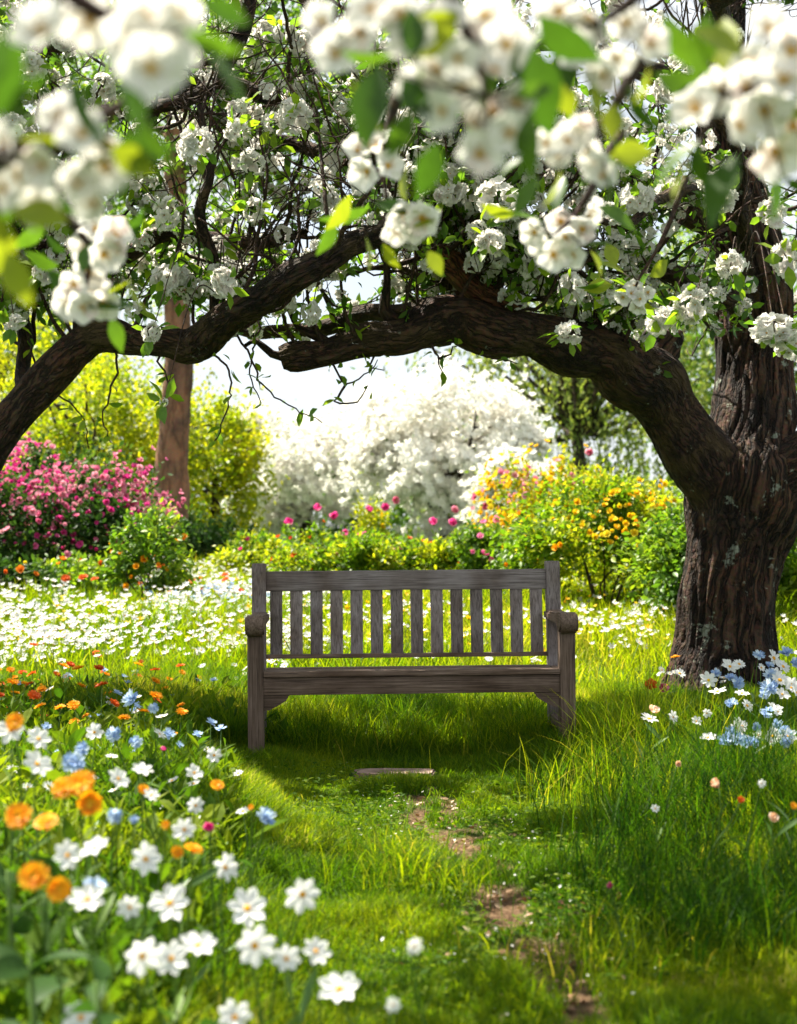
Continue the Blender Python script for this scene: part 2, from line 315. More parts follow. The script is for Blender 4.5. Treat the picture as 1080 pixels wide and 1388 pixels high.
# ------------------------------------------------------------------ templates
def petal_grid(length, width, nu=3, nv=3, cup=.2, notch=0., base=.25, ruffle=0., r=random):
    """a petal in the xz/y frame: y outward, z up"""
    V = []
    for j in range(nv):
        t = j / (nv - 1); w = width * (base + (1 - base) * math.sin(math.pi * (.12 + .72 * t) ** 1.1)) * (.5 if False else 1)
        if j == nv - 1: w *= .62
        for i in range(nu):
            u = i / (nu - 1) * 2 - 1; yy = length * t
            if j == nv - 1: yy *= (1 - notch * (1 - abs(u)) + .0) if notch else (1 - .10 * abs(u))
            V.append((u * w / 2, yy, cup * length * t * t + .18 * width * u * u * (1 if cup >= 0 else -1) + r.uniform(-1, 1) * ruffle * length * t))
    Q = [(j * nu + i, j * nu + i + 1, (j + 1) * nu + i + 1, (j + 1) * nu + i) for j in range(nv - 1) for i in range(nu - 1)]
    return np.array(V), Q
def rotz(V, a):
    c, s = math.cos(a), math.sin(a); return np.stack([V[:, 0] * c - V[:, 1] * s, V[:, 0] * s + V[:, 1] * c, V[:, 2]], axis=1)
def rotx(V, a):
    c, s = math.cos(a), math.sin(a); return np.stack([V[:, 0], V[:, 1] * c - V[:, 2] * s, V[:, 1] * s + V[:, 2] * c], axis=1)
def dome(g, r, h, z, m, seg=10, rnd=.5, rings=3):
    V = [(0, 0, z + h)]; T = []; Q = []
    for k in range(1, rings + 1):
        a = k / rings * math.pi / 2
        for i in range(seg):
            b = 2 * math.pi * i / seg; V.append((r * math.sin(a) * math.cos(b), r * math.sin(a) * math.sin(b), z + h * math.cos(a)))
    for i in range(seg): T.append((0, 1 + i, 1 + (i + 1) % seg))
    for k in range(rings - 1):
        for i in range(seg):
            a = 1 + k * seg + i; b = 1 + k * seg + (i + 1) % seg; Q.append((a, a + seg, b + seg, b))
    g.add(V, T, Q, m, rnd)
def ring_petals(g, n, r0, length, width, lift, m, phase=0., nu=3, nv=3, cup=.15, notch=0., ruffle=0., z=0., jit=.06, base=.25, rnd=None):
    for k in range(n):
        V, Q = petal_grid(length * random.uniform(.92, 1.05), width, nu, nv, cup, notch, base, ruffle)
        V = rotx(V, lift + random.uniform(-jit, jit) * 2); V[:, 1] += r0; V[:, 2] += z
        V = rotz(V, phase + 2 * math.pi * k / n + random.uniform(-jit, jit)); g.add(V, None, Q, m, random.random() if rnd is None else rnd)
def blossom_petals(detail=2):                      # apple / crab blossom, unit radius
    g = Geo(); nv = 4 if detail > 1 else 3; nu = 5 if detail > 1 else 3
    ring_petals(g, 5, .05, .98, 1.0, .18, 0, random.random(), nu, nv, .18, 0, .05, jit=.1)
    if detail == 3: return g
    if detail: ring_petals(g, 5, .04, .74, .78, .62, 0, .6 + random.random() * .3, nu, nv, .1, 0, .06, .02, jit=.14)
    return g
def blossom_eye():
    g = Geo(); dome(g, .17, .13, .03, 0, 10)
    for k in range(12):
        a = random.random() * 6.28; l = random.uniform(.22, .42); tube(g, [(0, 0, .05), (math.cos(a) * l * .5, math.sin(a) * l * .5, l * .8), (math.cos(a) * l * .8, math.sin(a) * l * .8, l)], [.012, .012, .03], 4, bc=False)
    return g
def cluster_tmpl(nf, detail, R=1.0, fr=.42):
    """ball of blossom: nf flowers on a rounded head; unit radius"""
    g = Geo(); d = rsphere(nf * 8)
    keep = [d[0]]
    for v in d[1:]:
        if len(keep) >= nf: break
        if min(np.linalg.norm(v - k) for k in keep) > (.45 if nf < 16 else .36) and v[2] > -.8: keep.append(v)
    for v in keep:
        fp = blossom_petals(detail); h = Geo(); dome(h, .13, .16, .02, 1, 6, random.random(), 2)
        fr_ = frames(np.array([v + rng.normal(0, .25, 3)])); p = np.array([v * R * random.uniform(.5, .72)])
        s = np.array([fr * random.uniform(.85, 1.1)])
        g.scatter(fp.tmpl(), p, fr_, s, np.array([random.random() ** 1.5])); g.scatter(h.tmpl(), p, fr_, s, np.array([random.random()]))
    return g
def leaf_tmpl(wd=.45, fold=.18, curl=.15, seg=4):
    """unit-length leaf along +y, folded on its midrib"""
    V = []; Q = []; T = []
    prof = {3: [.0, .75, .9, 0], 4: [.06, .8, 1., .62, 0], 6: [.05, .55, .92, 1., .8, .42, 0]}[seg]
    for j, p in enumerate(prof):
        t = j / seg; w = wd / 2 * p; z = -curl * t * t
        V += [(-w, t, z + fold * w), (0, t, z), (w, t, z + fold * w)]
    for j in range(seg): a = j * 3; Q += [(a, a + 1, a + 4, a + 3), (a + 1, a + 2, a + 5, a + 4)]
    g = Geo(); g.add(V, None, Q); return g
LEAF_LO = leaf_tmpl(.5, .3, .2, 3).tmpl(); LEAF_HI = leaf_tmpl(.52, .35, .25, 6).tmpl(); LEAF_THIN = leaf_tmpl(.16, .3, .25, 3).tmpl()
qd = Geo(); qd.add([(-.25, 0, 0), (0, .5, .06), (.25, 0, 0), (0, -.5, .06)], [(0, 2, 1), (0, 3, 2)]); LEAF_DOT = qd.tmpl()
CL_HI = [cluster_tmpl(nf_, 1, 1.0, .42) for nf_ in (24, 18, 20, 16)]; CL_LO = [cluster_tmpl(9, 0, 1, .5).tmpl() for _ in range(4)]

# ------------------------------------------------------------------ ground
def build_ground():
    ys = np.concatenate([np.linspace(-6, 2.4, 18), np.linspace(2.6, 8, 180), np.linspace(8.1, 26, 120), np.geomspace(27, 900, 40)])
    xs = np.concatenate([-np.geomspace(600, 4.2, 30), np.linspace(-4, -1.5, 25), np.linspace(-1.45, 1.45, 130), np.linspace(1.5, 4, 25), np.geomspace(4.2, 600, 30)])
    X, Y = np.meshgrid(xs, ys); Z = gh(X, Y); n, m = X.shape
    i = np.arange(n - 1)[:, None] * m; j = np.arange(m - 1)[None]
    Q = np.stack([i + j, i + j + 1, i + m + j + 1, i + m + j], axis=2).reshape(-1, 4)
    g = Geo(); g.add(np.stack([X, Y, Z], 2).reshape(-1, 3), None, Q, 0, np.clip(soil(X, Y) * 1.2, 0, 1).ravel())
    return tag(g.obj("ground", M['ground']), kind="structure")
build_ground()

# ------------------------------------------------------------------ bench
def box_mesh(g_me, x0, x1, y0, y1, z0, z1, mat, name, parent, bev=.004, shear=None, rough=.0012):
    bm = bmesh.new(); bmesh.ops.create_cube(bm, size=1)
    for v in bm.verts:
        v.co = Vector(((x0 + x1) / 2 + v.co.x * (x1 - x0), (y0 + y1) / 2 + v.co.y * (y1 - y0), (z0 + z1) / 2 + v.co.z * (z1 - z0)))
    bmesh.ops.bevel(bm, geom=list(bm.edges), offset=bev, segments=2, affect='EDGES', profile=.6)
    ln = max(x1 - x0, y1 - y0, z1 - z0)
    ax = [x1 - x0, y1 - y0, z1 - z0].index(ln)
    cuts = max(2, int(ln / .06)); es = [e for e in bm.edges if abs((e.verts[0].co - e.verts[1].co)[ax]) > ln * .7]
    bmesh.ops.subdivide_edges(bm, edges=es, cuts=cuts, use_grid_fill=True)
    ph = random.uniform(0, 90)
    for v in bm.verts:                                   # hand-planed, weathered edges
        q = v.co * 9 + Vector((ph, ph, ph)); v.co += Vector((mnoise.noise(q), mnoise.noise(q + Vector((9, 1, 4))), mnoise.noise(q + Vector((2, 8, 3))))) * rough
        if shear: v.co = Vector(shear(v.co))
    me = bpy.data.meshes.new(name); bm.to_mesh(me); bm.free(); me.materials.append(mat)
    for p in me.polygons: p.use_smooth = True
    me.set_sharp_from_angle(angle=math.radians(40))
    return link(name, me, parent)
def prism(poly, x0, x1, mat, name, parent, bev=.004):
    """closed outline in the yz plane, thick along x"""
    bm = bmesh.new(); a = [bm.verts.new((x0, y, z)) for y, z in poly]; f = bm.faces.new(a)
    r = bmesh.ops.extrude_face_region(bm, geom=[f])
    for v in r['geom']:
        if isinstance(v, bmesh.types.BMVert): v.co.x = x1
    bmesh.ops.recalc_face_normals(bm, faces=bm.faces)
    sharp = [e for e in bm.edges if len(e.link_faces) == 2 and e.calc_face_angle() > math.radians(50)]
    bmesh.ops.bevel(bm, geom=sharp, offset=bev, segments=2, affect='EDGES')
    me = bpy.data.meshes.new(name); bm.to_mesh(me); bm.free(); me.materials.append(mat)
    for p in me.polygons: p.use_smooth = True
    me.set_sharp_from_angle(angle=math.radians(35)); return link(name, me, parent)
def build_bench():
    gz = float(gh(.06, 7.0))
    b = thing("park_bench", "weathered grey wooden bench with slatted back and scrolled arms on the grass", "bench", (.064, 7.0, 0.0), None, (0, math.radians(-.45), math.radians(2.2)))
    W = .71; lean = lambda z: max(0, z - .42) * .14
    sh = lambda c: (c.x, c.y + lean(c.z), c.z)
    for s in (-1, 1):
        x = s * W
        box_mesh(None, x - .036, x + .036, -.036, .036, -.06, .60, WOOD[2], "front_leg", b, .006)
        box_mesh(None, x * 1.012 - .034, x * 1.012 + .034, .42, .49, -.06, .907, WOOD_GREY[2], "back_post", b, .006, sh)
        pr = [(.455, .628), (.455, .672), (.30, .668), (.10, .672), (-.02, .682)]
        pr += [(-.045 + .048 * math.cos(a), .634 + .048 * math.sin(a)) for a in np.linspace(math.radians(80), math.radians(300), 14)]
        pr += [(.0, .600), (.03, .618), (.12, .625)]
        prism(pr[::-1], x - .043, x + .043, WOOD[1], "armrest", b, .008)
        box_mesh(None, x - .018, x + .018, .037, .425, .33, .40, WOOD[1], "side_rail", b)
        box_mesh(None, x - .016, x + .016, .037, .425, .12, .165, WOOD[1], "side_stretcher", b)
    top = W * 1.012 - .032
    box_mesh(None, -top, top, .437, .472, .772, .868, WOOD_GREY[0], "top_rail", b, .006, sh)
    box_mesh(None, -top, top, .437, .467, .446, .466, WOOD[0], "lower_rail", b, .004, sh)
    for k in range(14):
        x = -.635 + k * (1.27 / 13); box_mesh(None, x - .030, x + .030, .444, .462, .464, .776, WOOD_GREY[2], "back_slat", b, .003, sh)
    box_mesh(None, -W + .034, W - .034, -.030, .004, .318, .398, WOOD[0], "apron", b, .004)
    box_mesh(None, -W + .034, W - .034, .43, .46, .32, .39, WOOD[0], "rear_apron", b, .004)
    yz = [(-.048, .424), (.030, .422), (.108, .414), (.186, .408), (.264, .406), (.342, .408)]
    for i, (y, z) in enumerate(yz):
        dx = .036 if i == 0 else .03
        box_mesh(None, -W + dx, W - dx, y, y + .068, z - .024, z + .002 * (i == 0), WOOD[0], "seat_slat", b, .006)
    for s in (-1, 1):
        bm = bmesh.new(); P = [(0, .316), (.115, .316), (.10, .292), (.06, .268), (.025, .250), (.0, .246)]
        vs = [bm.verts.new((s * (W - .037 - px), -.024, pz)) for px, pz in P]; f = bm.faces.new(vs)
        r = bmesh.ops.extrude_face_region(bm, geom=[f])
        for v in r['geom']:
            if isinstance(v, bmesh.types.BMVert): v.co.y = .002
        bmesh.ops.recalc_face_normals(bm, faces=bm.faces)
        me = bpy.data.meshes.new("bracket"); bm.to_mesh(me); bm.free(); me.materials.append(WOOD[0]); link("bracket", me, b)
    box_mesh(None, -.018, .018, .004, .43, .33, .385, WOOD[1], "centre_bearer", b)
    return b
build_bench()

def build_slab():
    bm = bmesh.new(); out = []
    for k in range(18):
        a = 2 * math.pi * k / 18; c, s_ = math.cos(a), math.sin(a); p = 3.2
        r = (abs(c) ** p + abs(s_) ** p) ** (-1 / p); out.append((.18 * r * c + random.uniform(-.008, .008), .10 * r * s_ + random.uniform(-.008, .008)))
    vs = [bm.verts.new((x, y, -.03)) for x, y in out]; f = bm.faces.new(vs); r = bmesh.ops.extrude_face_region(bm, geom=[f])
    for v in r['geom']:
        if isinstance(v, bmesh.types.BMVert): v.co.z = .017 + random.uniform(-.003, .003)
    bmesh.ops.recalc_face_normals(bm, faces=bm.faces); bmesh.ops.bevel(bm, geom=[e for e in bm.edges if e.calc_face_angle(0) > .6], offset=.008, segments=2, affect='EDGES')
    me = bpy.data.meshes.new("stone_slab"); bm.to_mesh(me); bm.free(); me.materials.append(M['stone'])
    o = link("stone_slab", me); o.location = (-.02, 6.66, float(gh(-.02, 6.66)))
    tag(o, "flat reddish stone slab set in the grass at the front of the bench", "stone slab")
build_slab()

# ------------------------------------------------------------------ trees overhead
def rough_big(amp, sx=13, sz=3.2, lump=.12):
    def f(B, R):
        out = np.ones(B.shape[:2])
        for i in range(B.shape[0]):
            for j in range(B.shape[1]):
                x, y, z = B[i, j]; w = mnoise.noise(Vector((x * 4, y * 4, z * 3))) * .5
                e = min(1., abs(mnoise.noise(Vector((x * sx + w, y * sx + w, z * sz))) + .4 * mnoise.noise(Vector((x * sx * 2.3, y * sx * 2.3, z * sz * 1.8 + 9)))) * 3.2)
                out[i, j] = 1 + (amp / R[i]) * (e - .6) + lump * mnoise.noise(Vector((x * 3.1 + 7, y * 3.1, z * 2.3)))
        return out
    return f
def limb_obj(name, pts, parent, mat, seg=28, step=.05, rough=None, g=None):
    """pts: (px, py, Y, width px)"""
    P = np.array([list(at(a, b, c)) + [w / 2 * c / F] for a, b, c, w in pts]); S = catmull(P, step)
    S[:, 3] = np.maximum(S[:, 3], .004)
    g = Geo(); tube(g, S[:, :3], S[:, 3], seg, rough=rough); o = g.obj(name, mat, parent)
    return S
def crown_floor(x, y): return 2.28 + .10 * np.sin(x * 2.0 + 1) - .12 * abs(x) * .4
def grow(p, d, L, r, lines, anch, depth, up=.06, step=.06, jit=.21):
    n = max(4, int(L / step)); pts = [p.copy()]; d = unit(d)
    for i in range(n):
        d = d + rng.normal(0, jit, 3) * np.array([1, .8, 1]) * .75; d[2] += up
        if p[2] < crown_floor(p[0], p[1]) + .1: d[2] += .35
        if p[2] > 4.5: d[2] -= .35
        if p[1] < 6.5: d[1] += .35
        if p[1] > 11.3: d[1] -= .25
        d = unit(d); p = p + d * step; pts.append(p.copy())
    pts = np.array(pts); R = np.linspace(r, max(.0022, r * .3), len(pts)); lines.append((pts, R))
    for i in range(int(n * .25), n + 1):
        anch.append((pts[i], d))
    if depth > 0:
        for _ in range(rng.integers(2, 5)):
            i = rng.integers(int(n * .2), n); dd = unit(pts[min(i + 1, n)] - pts[i - 1]); nd = unit(dd * .5 + rsphere(1)[0] * .9)
            grow(pts[i].copy(), nd, L * rng.uniform(.35, .6), max(.003, R[i] * .6), lines, anch, depth - 1, up, step * .85, jit * 1.1)

def apple_tree(name, label, loc, parts, seeds, hand, n_auto, n_leaf, hang=()):
    t = thing(name, label, "tree", loc); t_inv = np.array(loc)
    skel = []
    for (nm, pts, mat, seg, rgh) in parts:
        P = np.array([list(at(a, b, c) - t_inv) + [w / 2 * c / F] for a, b, c, w in pts]); S = catmull(P, .03 if seg > 40 else .05); S[:, 3] = np.maximum(S[:, 3], .004)
        if seg < 20:                                        # crooked fruit wood
            k = np.arange(len(S)); S[:, :3] += np.stack([np.array([mnoise.noise(Vector((i * .16, q * 7.3, len(skel) * 3.1))) for i in k]) for q in range(3)], 1) * .05
        g = Geo(); tube(g, S[:, :3], S[:, 3], seg, rough=rgh); g.obj(nm, M[mat], t)
        skel.append(S + np.array([*t_inv, 0]))
    lines = []; anch = []
    seeds = [(q if q < 2 else q + 4 * (len(parts) > 10), *z) for q, *z in seeds]
    for si, n, dirn, L in seeds:
        S = skel[si]
        for _ in range(int(n * .64)):
            i = rng.integers(int(len(S) * .12), len(S)); p = S[i, :3].copy()
            if p[2] < 2.0: continue
            d = unit(np.array(dirn) + rng.normal(0, .75, 3))
            grow(p, d, L * rng.uniform(.6, 1.25), min(.017, S[i, 3] * .6) * rng.uniform(.6, 1.), lines, anch, 2)
    g = Geo()
    for P, R in lines: tube(g, P - t_inv, R, 5 if R[0] > .006 else 4, rnd=.5)
    anch = [q for q in anch if .6 * vnoise(q[0][0] * 2.2 + q[0][2] * 1.1, q[0][1] * 1.6 - q[0][2] * 1.3, 77) + .4 * vnoise(q[0][0] * 5 - q[0][2] * 3, q[0][1] * 4 + q[0][2] * 4, 78) > .46]
    A = np.array([a for a, _ in anch]); D = np.array([d for _, d in anch])
    pxs = 540 + A[:, 0] / A[:, 1] * F; pys = YH + (H - A[:, 2]) / A[:, 1] * F
    # ---- blossom clusters that show large, each a part of its own, hung on a twig of their own
    cl = [c.mesh("blossom_cluster", [M['petal'], M['stamen']]) for c in CL_HI] if not CLM else CLM
    CLM[:] = cl
    spots = []
    for (px, py, Y, wpx) in hand: spots.append((at(px, py, Y), wpx / 2 * Y / F))
    ok = np.where((pxs > -60) & (pxs < 1140) & (pys > -40) & (pys < 470))[0]
    rng.shuffle(ok)
    for i in ok:
        if len(spots) >= len(hand) + n_auto: break
        p = A[i] + rng.normal(0, .03, 3)
        if all(np.linalg.norm(p - q) > .17 for q, _ in spots): spots.append((p, rng.uniform(.048, .078)))
    cam_p = np.array([0, 0, H]); order = sorted(range(len(spots)), key=lambda k: -spots[k][1] / spots[k][0][1])
    lf_pos = []; lf_dir = []; lf_s = []
    rest = Geo()
    for rank, k in enumerate(order):
        p, r = spots[k]; n = np.argmin(np.linalg.norm(A - p, axis=1)); q = A[n]
        mid = (p + q) / 2 + np.array([0, 0, .3 * np.linalg.norm(p - q)]); tw = catmull([q, mid, p], .05); tube(g, tw - t_inv, np.linspace(.004, .0025, len(tw)), 4)
        if rank < 95:
            o = link("blossom_cluster", cl[k % 4], t); o.location = p - t_inv; o.rotation_euler = tuple(rng.uniform(-.6, .6, 2)) + (rng.uniform(0, 6.28),); o.scale = tuple(r * rng.uniform(.8, 1.3, 3))
        else: rest.scatter(CL_LO[k % 4], (p - t_inv)[None], frames(np.array([[0, 0, 1.]]) + rng.normal(0, .3, (1, 3))), np.array([r]), np.array([rng.random() * .8]))
        for _ in range(rng.integers(5, 9)):
            dd = unit(rsphere(1)[0] + np.array([0, -.3, -.1])); lf_pos.append(p + dd * r * .6); lf_dir.append(dd); lf_s.append(rng.uniform(.06, .115))
    # ---- the many small blossoms deeper in the crown
    for path in hang:                                      # bare spurs and twigs hanging below the limb
        P = catmull([at(*q) for q in path], .03); P += rng.normal(0, .006, P.shape); tube(g, P - t_inv, np.linspace(.008, .003, len(P)), 5)
        for q in P[len(P) // 4::3]:
            if rng.random() < .8:
                for _ in range(rng.integers(1, 4)): lf_pos.append(q + rng.normal(0, .015, 3)); lf_dir.append(unit(rsphere(1)[0] + [0, 0, -.3])); lf_s.append(rng.uniform(.05, .095))
    m = rng.integers(0, len(A), n_auto * 8); rest_p = A[m] + rng.normal(0, .05, (len(m), 3))
    for q in range(4):
        sel = np.arange(q, len(m), 4); rest.scatter(CL_LO[q], rest_p[sel] - t_inv, frames(np.array([[0, 0, 1.]]) + rng.normal(0, .4, (len(sel), 3))), rng.uniform(.03, .062, len(sel)), rng.random(len(sel)) * .95)
    tag(rest.obj("blossom", [M['petal'], M['stamen']], t), kind="stuff")
    tag(g.obj("twigs", M['bark_twig'], t), kind="stuff")
    # ---- leaves along the twigs
    i = rng.integers(0, len(A), n_leaf); dirs = unit(rsphere(n_leaf) + np.array([0, 0, -.15])); pos = A[i] + rng.normal(0, .02, (n_leaf, 3)); sc = rng.uniform(.04, .095, n_leaf)
    pos = np.vstack([pos, lf_pos]); dirs = np.vstack([dirs, lf_dir]); sc = np.concatenate([sc, lf_s])
    lg = Geo(); lg.scatter(LEAF_LO, pos - t_inv, leaf_frames(dirs), sc, np.concatenate([rng.random(n_leaf) ** 1.3 * .85, .4 + .6 * rng.random(len(lf_s))]))
    lg.obj("foliage", M['leaf'], t); return t
CLM = []
RB, RL = rough_big(.028, 14, 1.9, .16), rough_big(.013, 20, 5, .25)
RT = rough_big(.004, 50, 14, .18)
YT = 9.5
treeA_parts = [
    ("trunk", [(975, 965, YT, 210), (975, 925, YT, 160), (982, 860, YT, 130), (988, 800, YT, 128), (996, 740, YT, 130), (1005, 690, YT, 150), (1012, 650, YT, 150), (1016, 600, YT + .05, 116), (1022, 540, YT + .1, 106), (1026, 470, YT + .15, 100), (1024, 400, YT + .1, 98), (1012, 330, YT, 92), (996, 260, YT, 84), (985, 190, YT, 72), (975, 110, YT, 60), (985, 0, YT + .2, 50), (1000, -160, YT + .3, 36)], 'bark', 150, RB),
    ("limb", [(1010, 720, YT - .02, 116), (980, 665, YT - .05, 108), (942, 612, YT - .15, 92), (905, 562, YT - .25, 84), (880, 520, YT - .4, 92), (850, 506, YT - .5, 82), (815, 480, YT - .6, 70), (770, 472, YT - .7, 72), (720, 452, YT - .85, 60), (668, 446, YT - 1.0, 66), (620, 430, YT - 1.05, 64), (585, 436, YT - 1.1, 66), (540, 458, YT - 1.2, 48), (490, 462, YT - 1.25, 46), (440, 478, YT - 1.28, 36), (400, 482, YT - 1.3, 40), (381, 486, YT - 1.3, 28)], 'bark_limb', 64, RL),
    ("spur", [(815, 470, YT - .62, 26), (805, 445, YT - .66, 20), (812, 425, YT - .68, 14), (800, 405, YT - .7, 8)], 'bark_limb', 12, RT),
    ("spur", [(540, 445, YT - 1.2, 24), (525, 420, YT - 1.22, 18), (530, 385, YT - 1.25, 12), (522, 340, YT - 1.25, 8)], 'bark_limb', 12, RT),
    ("spur", [(440, 472, YT - 1.28, 18), (425, 455, YT - 1.3, 14), (400, 440, YT - 1.3, 10), (380, 405, YT - 1.3, 6)], 'bark_limb', 12, RT),
    ("spur", [(395, 484, YT - 1.3, 16), (370, 478, YT - 1.32, 11), (350, 462, YT - 1.34, 8), (330, 470, YT - 1.34, 5)], 'bark_limb', 12, RT),
    ("limb", [(1020, 690, YT - .05, 110), (1060, 650, YT - .1, 110), (1105, 620, YT - .1, 92), (1180, 560, YT, 80), (1260, 470, YT + .2, 60), (1300, 330, YT + .3, 40)], 'bark_limb', 32, RL),
    ("broken_stub", [(862, 520, YT - .35, 70), (885, 485, YT - .3, 66), (900, 460, YT - .25, 58), (903, 446, YT - .25, 40)], 'bark', 28, rough_big(.02, 18, 5, .25)),
    ("limb", [(680, 452, YT - .9, 40), (650, 410, YT - .8, 44), (615, 378, YT - .75, 42), (600, 345, YT - .7, 34), (560, 290, YT - .6, 30), (515, 245, YT - .6, 26), (450, 215, YT - .5, 22), (380, 190, YT - .4, 16), (300, 180, YT - .4, 10)], 'bark_limb', 20, RT),
    ("broken_stub", [(700, 418, YT - .95, 30), (660, 400, YT - .97, 34), (630, 380, YT - 1.0, 36), (608, 352, YT - 1.02, 34), (596, 334, YT - 1.03, 16)], 'bark_red', 24, rough_big(.012, 24, 7, .3)),
    ("branch", [(1005, 330, YT, 44), (930, 285, YT - .2, 36), (850, 245, YT - .2, 32), (760, 230, YT - .3, 30), (660, 245, YT - .3, 28), (560, 265, YT - .2, 24), (500, 235, YT - .2, 20), (420, 160, YT, 16), (340, 120, YT, 12)], 'bark_limb', 16, RT),
    ("branch", [(1010, 420, YT - .1, 34), (950, 390, YT - .4, 28), (890, 365, YT - .6, 22), (820, 345, YT - .8, 18), (740, 350, YT - .9, 14), (680, 370, YT - 1, 8)], 'bark_limb', 14, RT),
    ("branch", [(985, 190, YT, 40), (930, 130, YT - .2, 32), (860, 90, YT - .3, 28), (770, 60, YT - .4, 24), (660, 70, YT - .4, 20), (560, 40, YT - .3, 16), (470, 20, YT - .2, 12)], 'bark_limb', 14, RT),
    ("branch", [(690, 455, YT - .9, 26), (600, 420, YT - .6, 24), (520, 428, YT - .4, 26), (440, 440, YT - .2, 22), (360, 450, YT - .2, 18), (290, 430, YT, 12)], 'bark_limb', 14, RT),
    ("branch", [(1015, 380, YT - .1, 24), (1000, 300, YT - .7, 20), (1010, 220, YT - 1.0, 16), (960, 150, YT - 1.2, 12), (930, 60, YT - 1.3, 9)], 'bark_limb', 12, RT),
    ("branch", [(1000, 270, YT - .1, 26), (960, 255, YT - 1.0, 18), (900, 270, YT - 1.6, 15), (850, 300, YT - 2, 11), (800, 290, YT - 2.2, 8)], 'bark_limb', 12, RT),
]
handA = [(385, 45, 8.2, 44), (412, 60, 8.2, 40), (400, 158, 7.6, 50), (372, 168, 7.7, 40), (330, 150, 7.8, 46), (600, 240, 8.0, 48), (572, 222, 8.3, 36), (672, 272, 7.6, 56), (664, 328, 7.5, 50), (648, 312, 7.6, 38), (862, 272, 7.6, 46), (838, 212, 7.8, 40), (845, 172, 8.0, 36), (775, 390, 7.5, 40), (770, 452, 7.3, 40), (862, 400, 6.6, 36), (896, 436, 6.9, 46), (938, 415, 6.8, 54), (1050, 450, 6.5, 60), (1072, 470, 6.6, 44), (1048, 288, 6.5, 52), (1066, 350, 6.7, 46), (990, 360, 7.0, 40), (820, 395, 7.6, 40), (610, 262, 7.8, 40), (735, 272, 7.9, 34), (830, 300, 7.4, 30), (422, 425, 7.6, 34), (690, 300, 8.0, 40), (720, 360, 8.0, 36), (890, 500, 8.9, 18), (580, 360, 8, 24), (905, 120, 7.8, 40), (965, 250, 7.6, 36)]
treeA = apple_tree("apple_tree", "old apple tree with furrowed trunk and cut limb arching over the bench", tuple(at(975, 930, YT) * [1, 1, 0]), treeA_parts,
    [(0, 26, (-.3, -.2, .4), 1.5), (1, 34, (-.1, .1, .7), 1.3), (4, 26, (0, 0, .5), 1.2), (5, 34, (0, 0, .3), 1.3), (6, 18, (0, -.1, .3), 1.1), (7, 34, (-.1, 0, -.1), 1.3), (8, 16, (0, .2, .2), .8), (9, 10, (-.2, -.2, .1), 1.0), (10, 10, (-.1, -.2, .1), .9), (2, 8, (0, 0, .6), 1.4)], handA, 120, 8500)
YL = 8.2
treeB_parts = [
    ("trunk", [(-170, 1040, YL, 150), (-168, 980, YL, 130), (-165, 900, YL, 118), (-160, 800, YL, 110), (-160, 720, YL, 112), (-165, 640, YL, 90), (-180, 520, YL, 70), (-190, 380, YL, 50), (-180, 200, YL, 40), (-200, 40, YL, 30)], 'bark', 40, RB),
    ("limb", [(-165, 760, YL, 90), (-110, 705, YL, 84), (-50, 650, YL, 76), (0, 588, YL, 56), (55, 522, YL, 50), (110, 468, YL - .05, 46), (140, 454, YL - .1, 46), (180, 462, YL - .1, 40), (225, 462, YL - .1, 42), (262, 466, YL - .1, 48), (310, 428, YL - .35, 42), (360, 402, YL - .5, 42), (400, 374, YL - .6, 42), (430, 360, YL - .6, 38), (470, 334, YL - .55, 34), (530, 310, YL - .3, 26), (600, 280, YL + .5, 18), (650, 250, YL + .5, 12)], 'bark_limb', 52, RL),
    ("branch", [(120, 470, YL, 30), (110, 400, YL + .2, 26), (150, 350, YL + .4, 24), (230, 320, YL + .5, 22), (330, 330, YL + .5, 18), (420, 320, YL + .6, 12)], 'bark_limb', 14, RT),
    ("branch", [(40, 545, YL, 24), (30, 470, YL + .3, 20), (35, 400, YL + .4, 20), (90, 300, YL + .4, 20), (160, 230, YL + .3, 18), (220, 140, YL + .3, 16), (300, 110, YL + .3, 20), (380, 125, YL + .3, 18), (430, 60, YL + .4, 14), (400, -20, YL + .4, 10)], 'bark_limb', 14, RT),
    ("branch", [(-180, 480, YL, 40), (-100, 350, YL, 34), (0, 260, YL, 28), (90, 180, YL, 26), (180, 150, YL, 20), (260, 130, YL, 18), (330, 60, YL + .2, 24), (335, -40, YL + .2, 22)], 'bark_limb', 14, RT),
    ("branch", [(-190, 360, YL, 36), (-100, 200, YL, 30), (20, 90, YL, 24), (120, 40, YL, 20), (240, -20, YL, 14)], 'bark_limb', 12, RT),
    ("branch", [(300, 436, YL - .1, 20), (290, 360, YL - .2, 16), (270, 290, YL - .3, 14), (290, 220, YL - .3, 12), (270, 150, YL - .2, 8)], 'bark_limb', 12, RT),
]
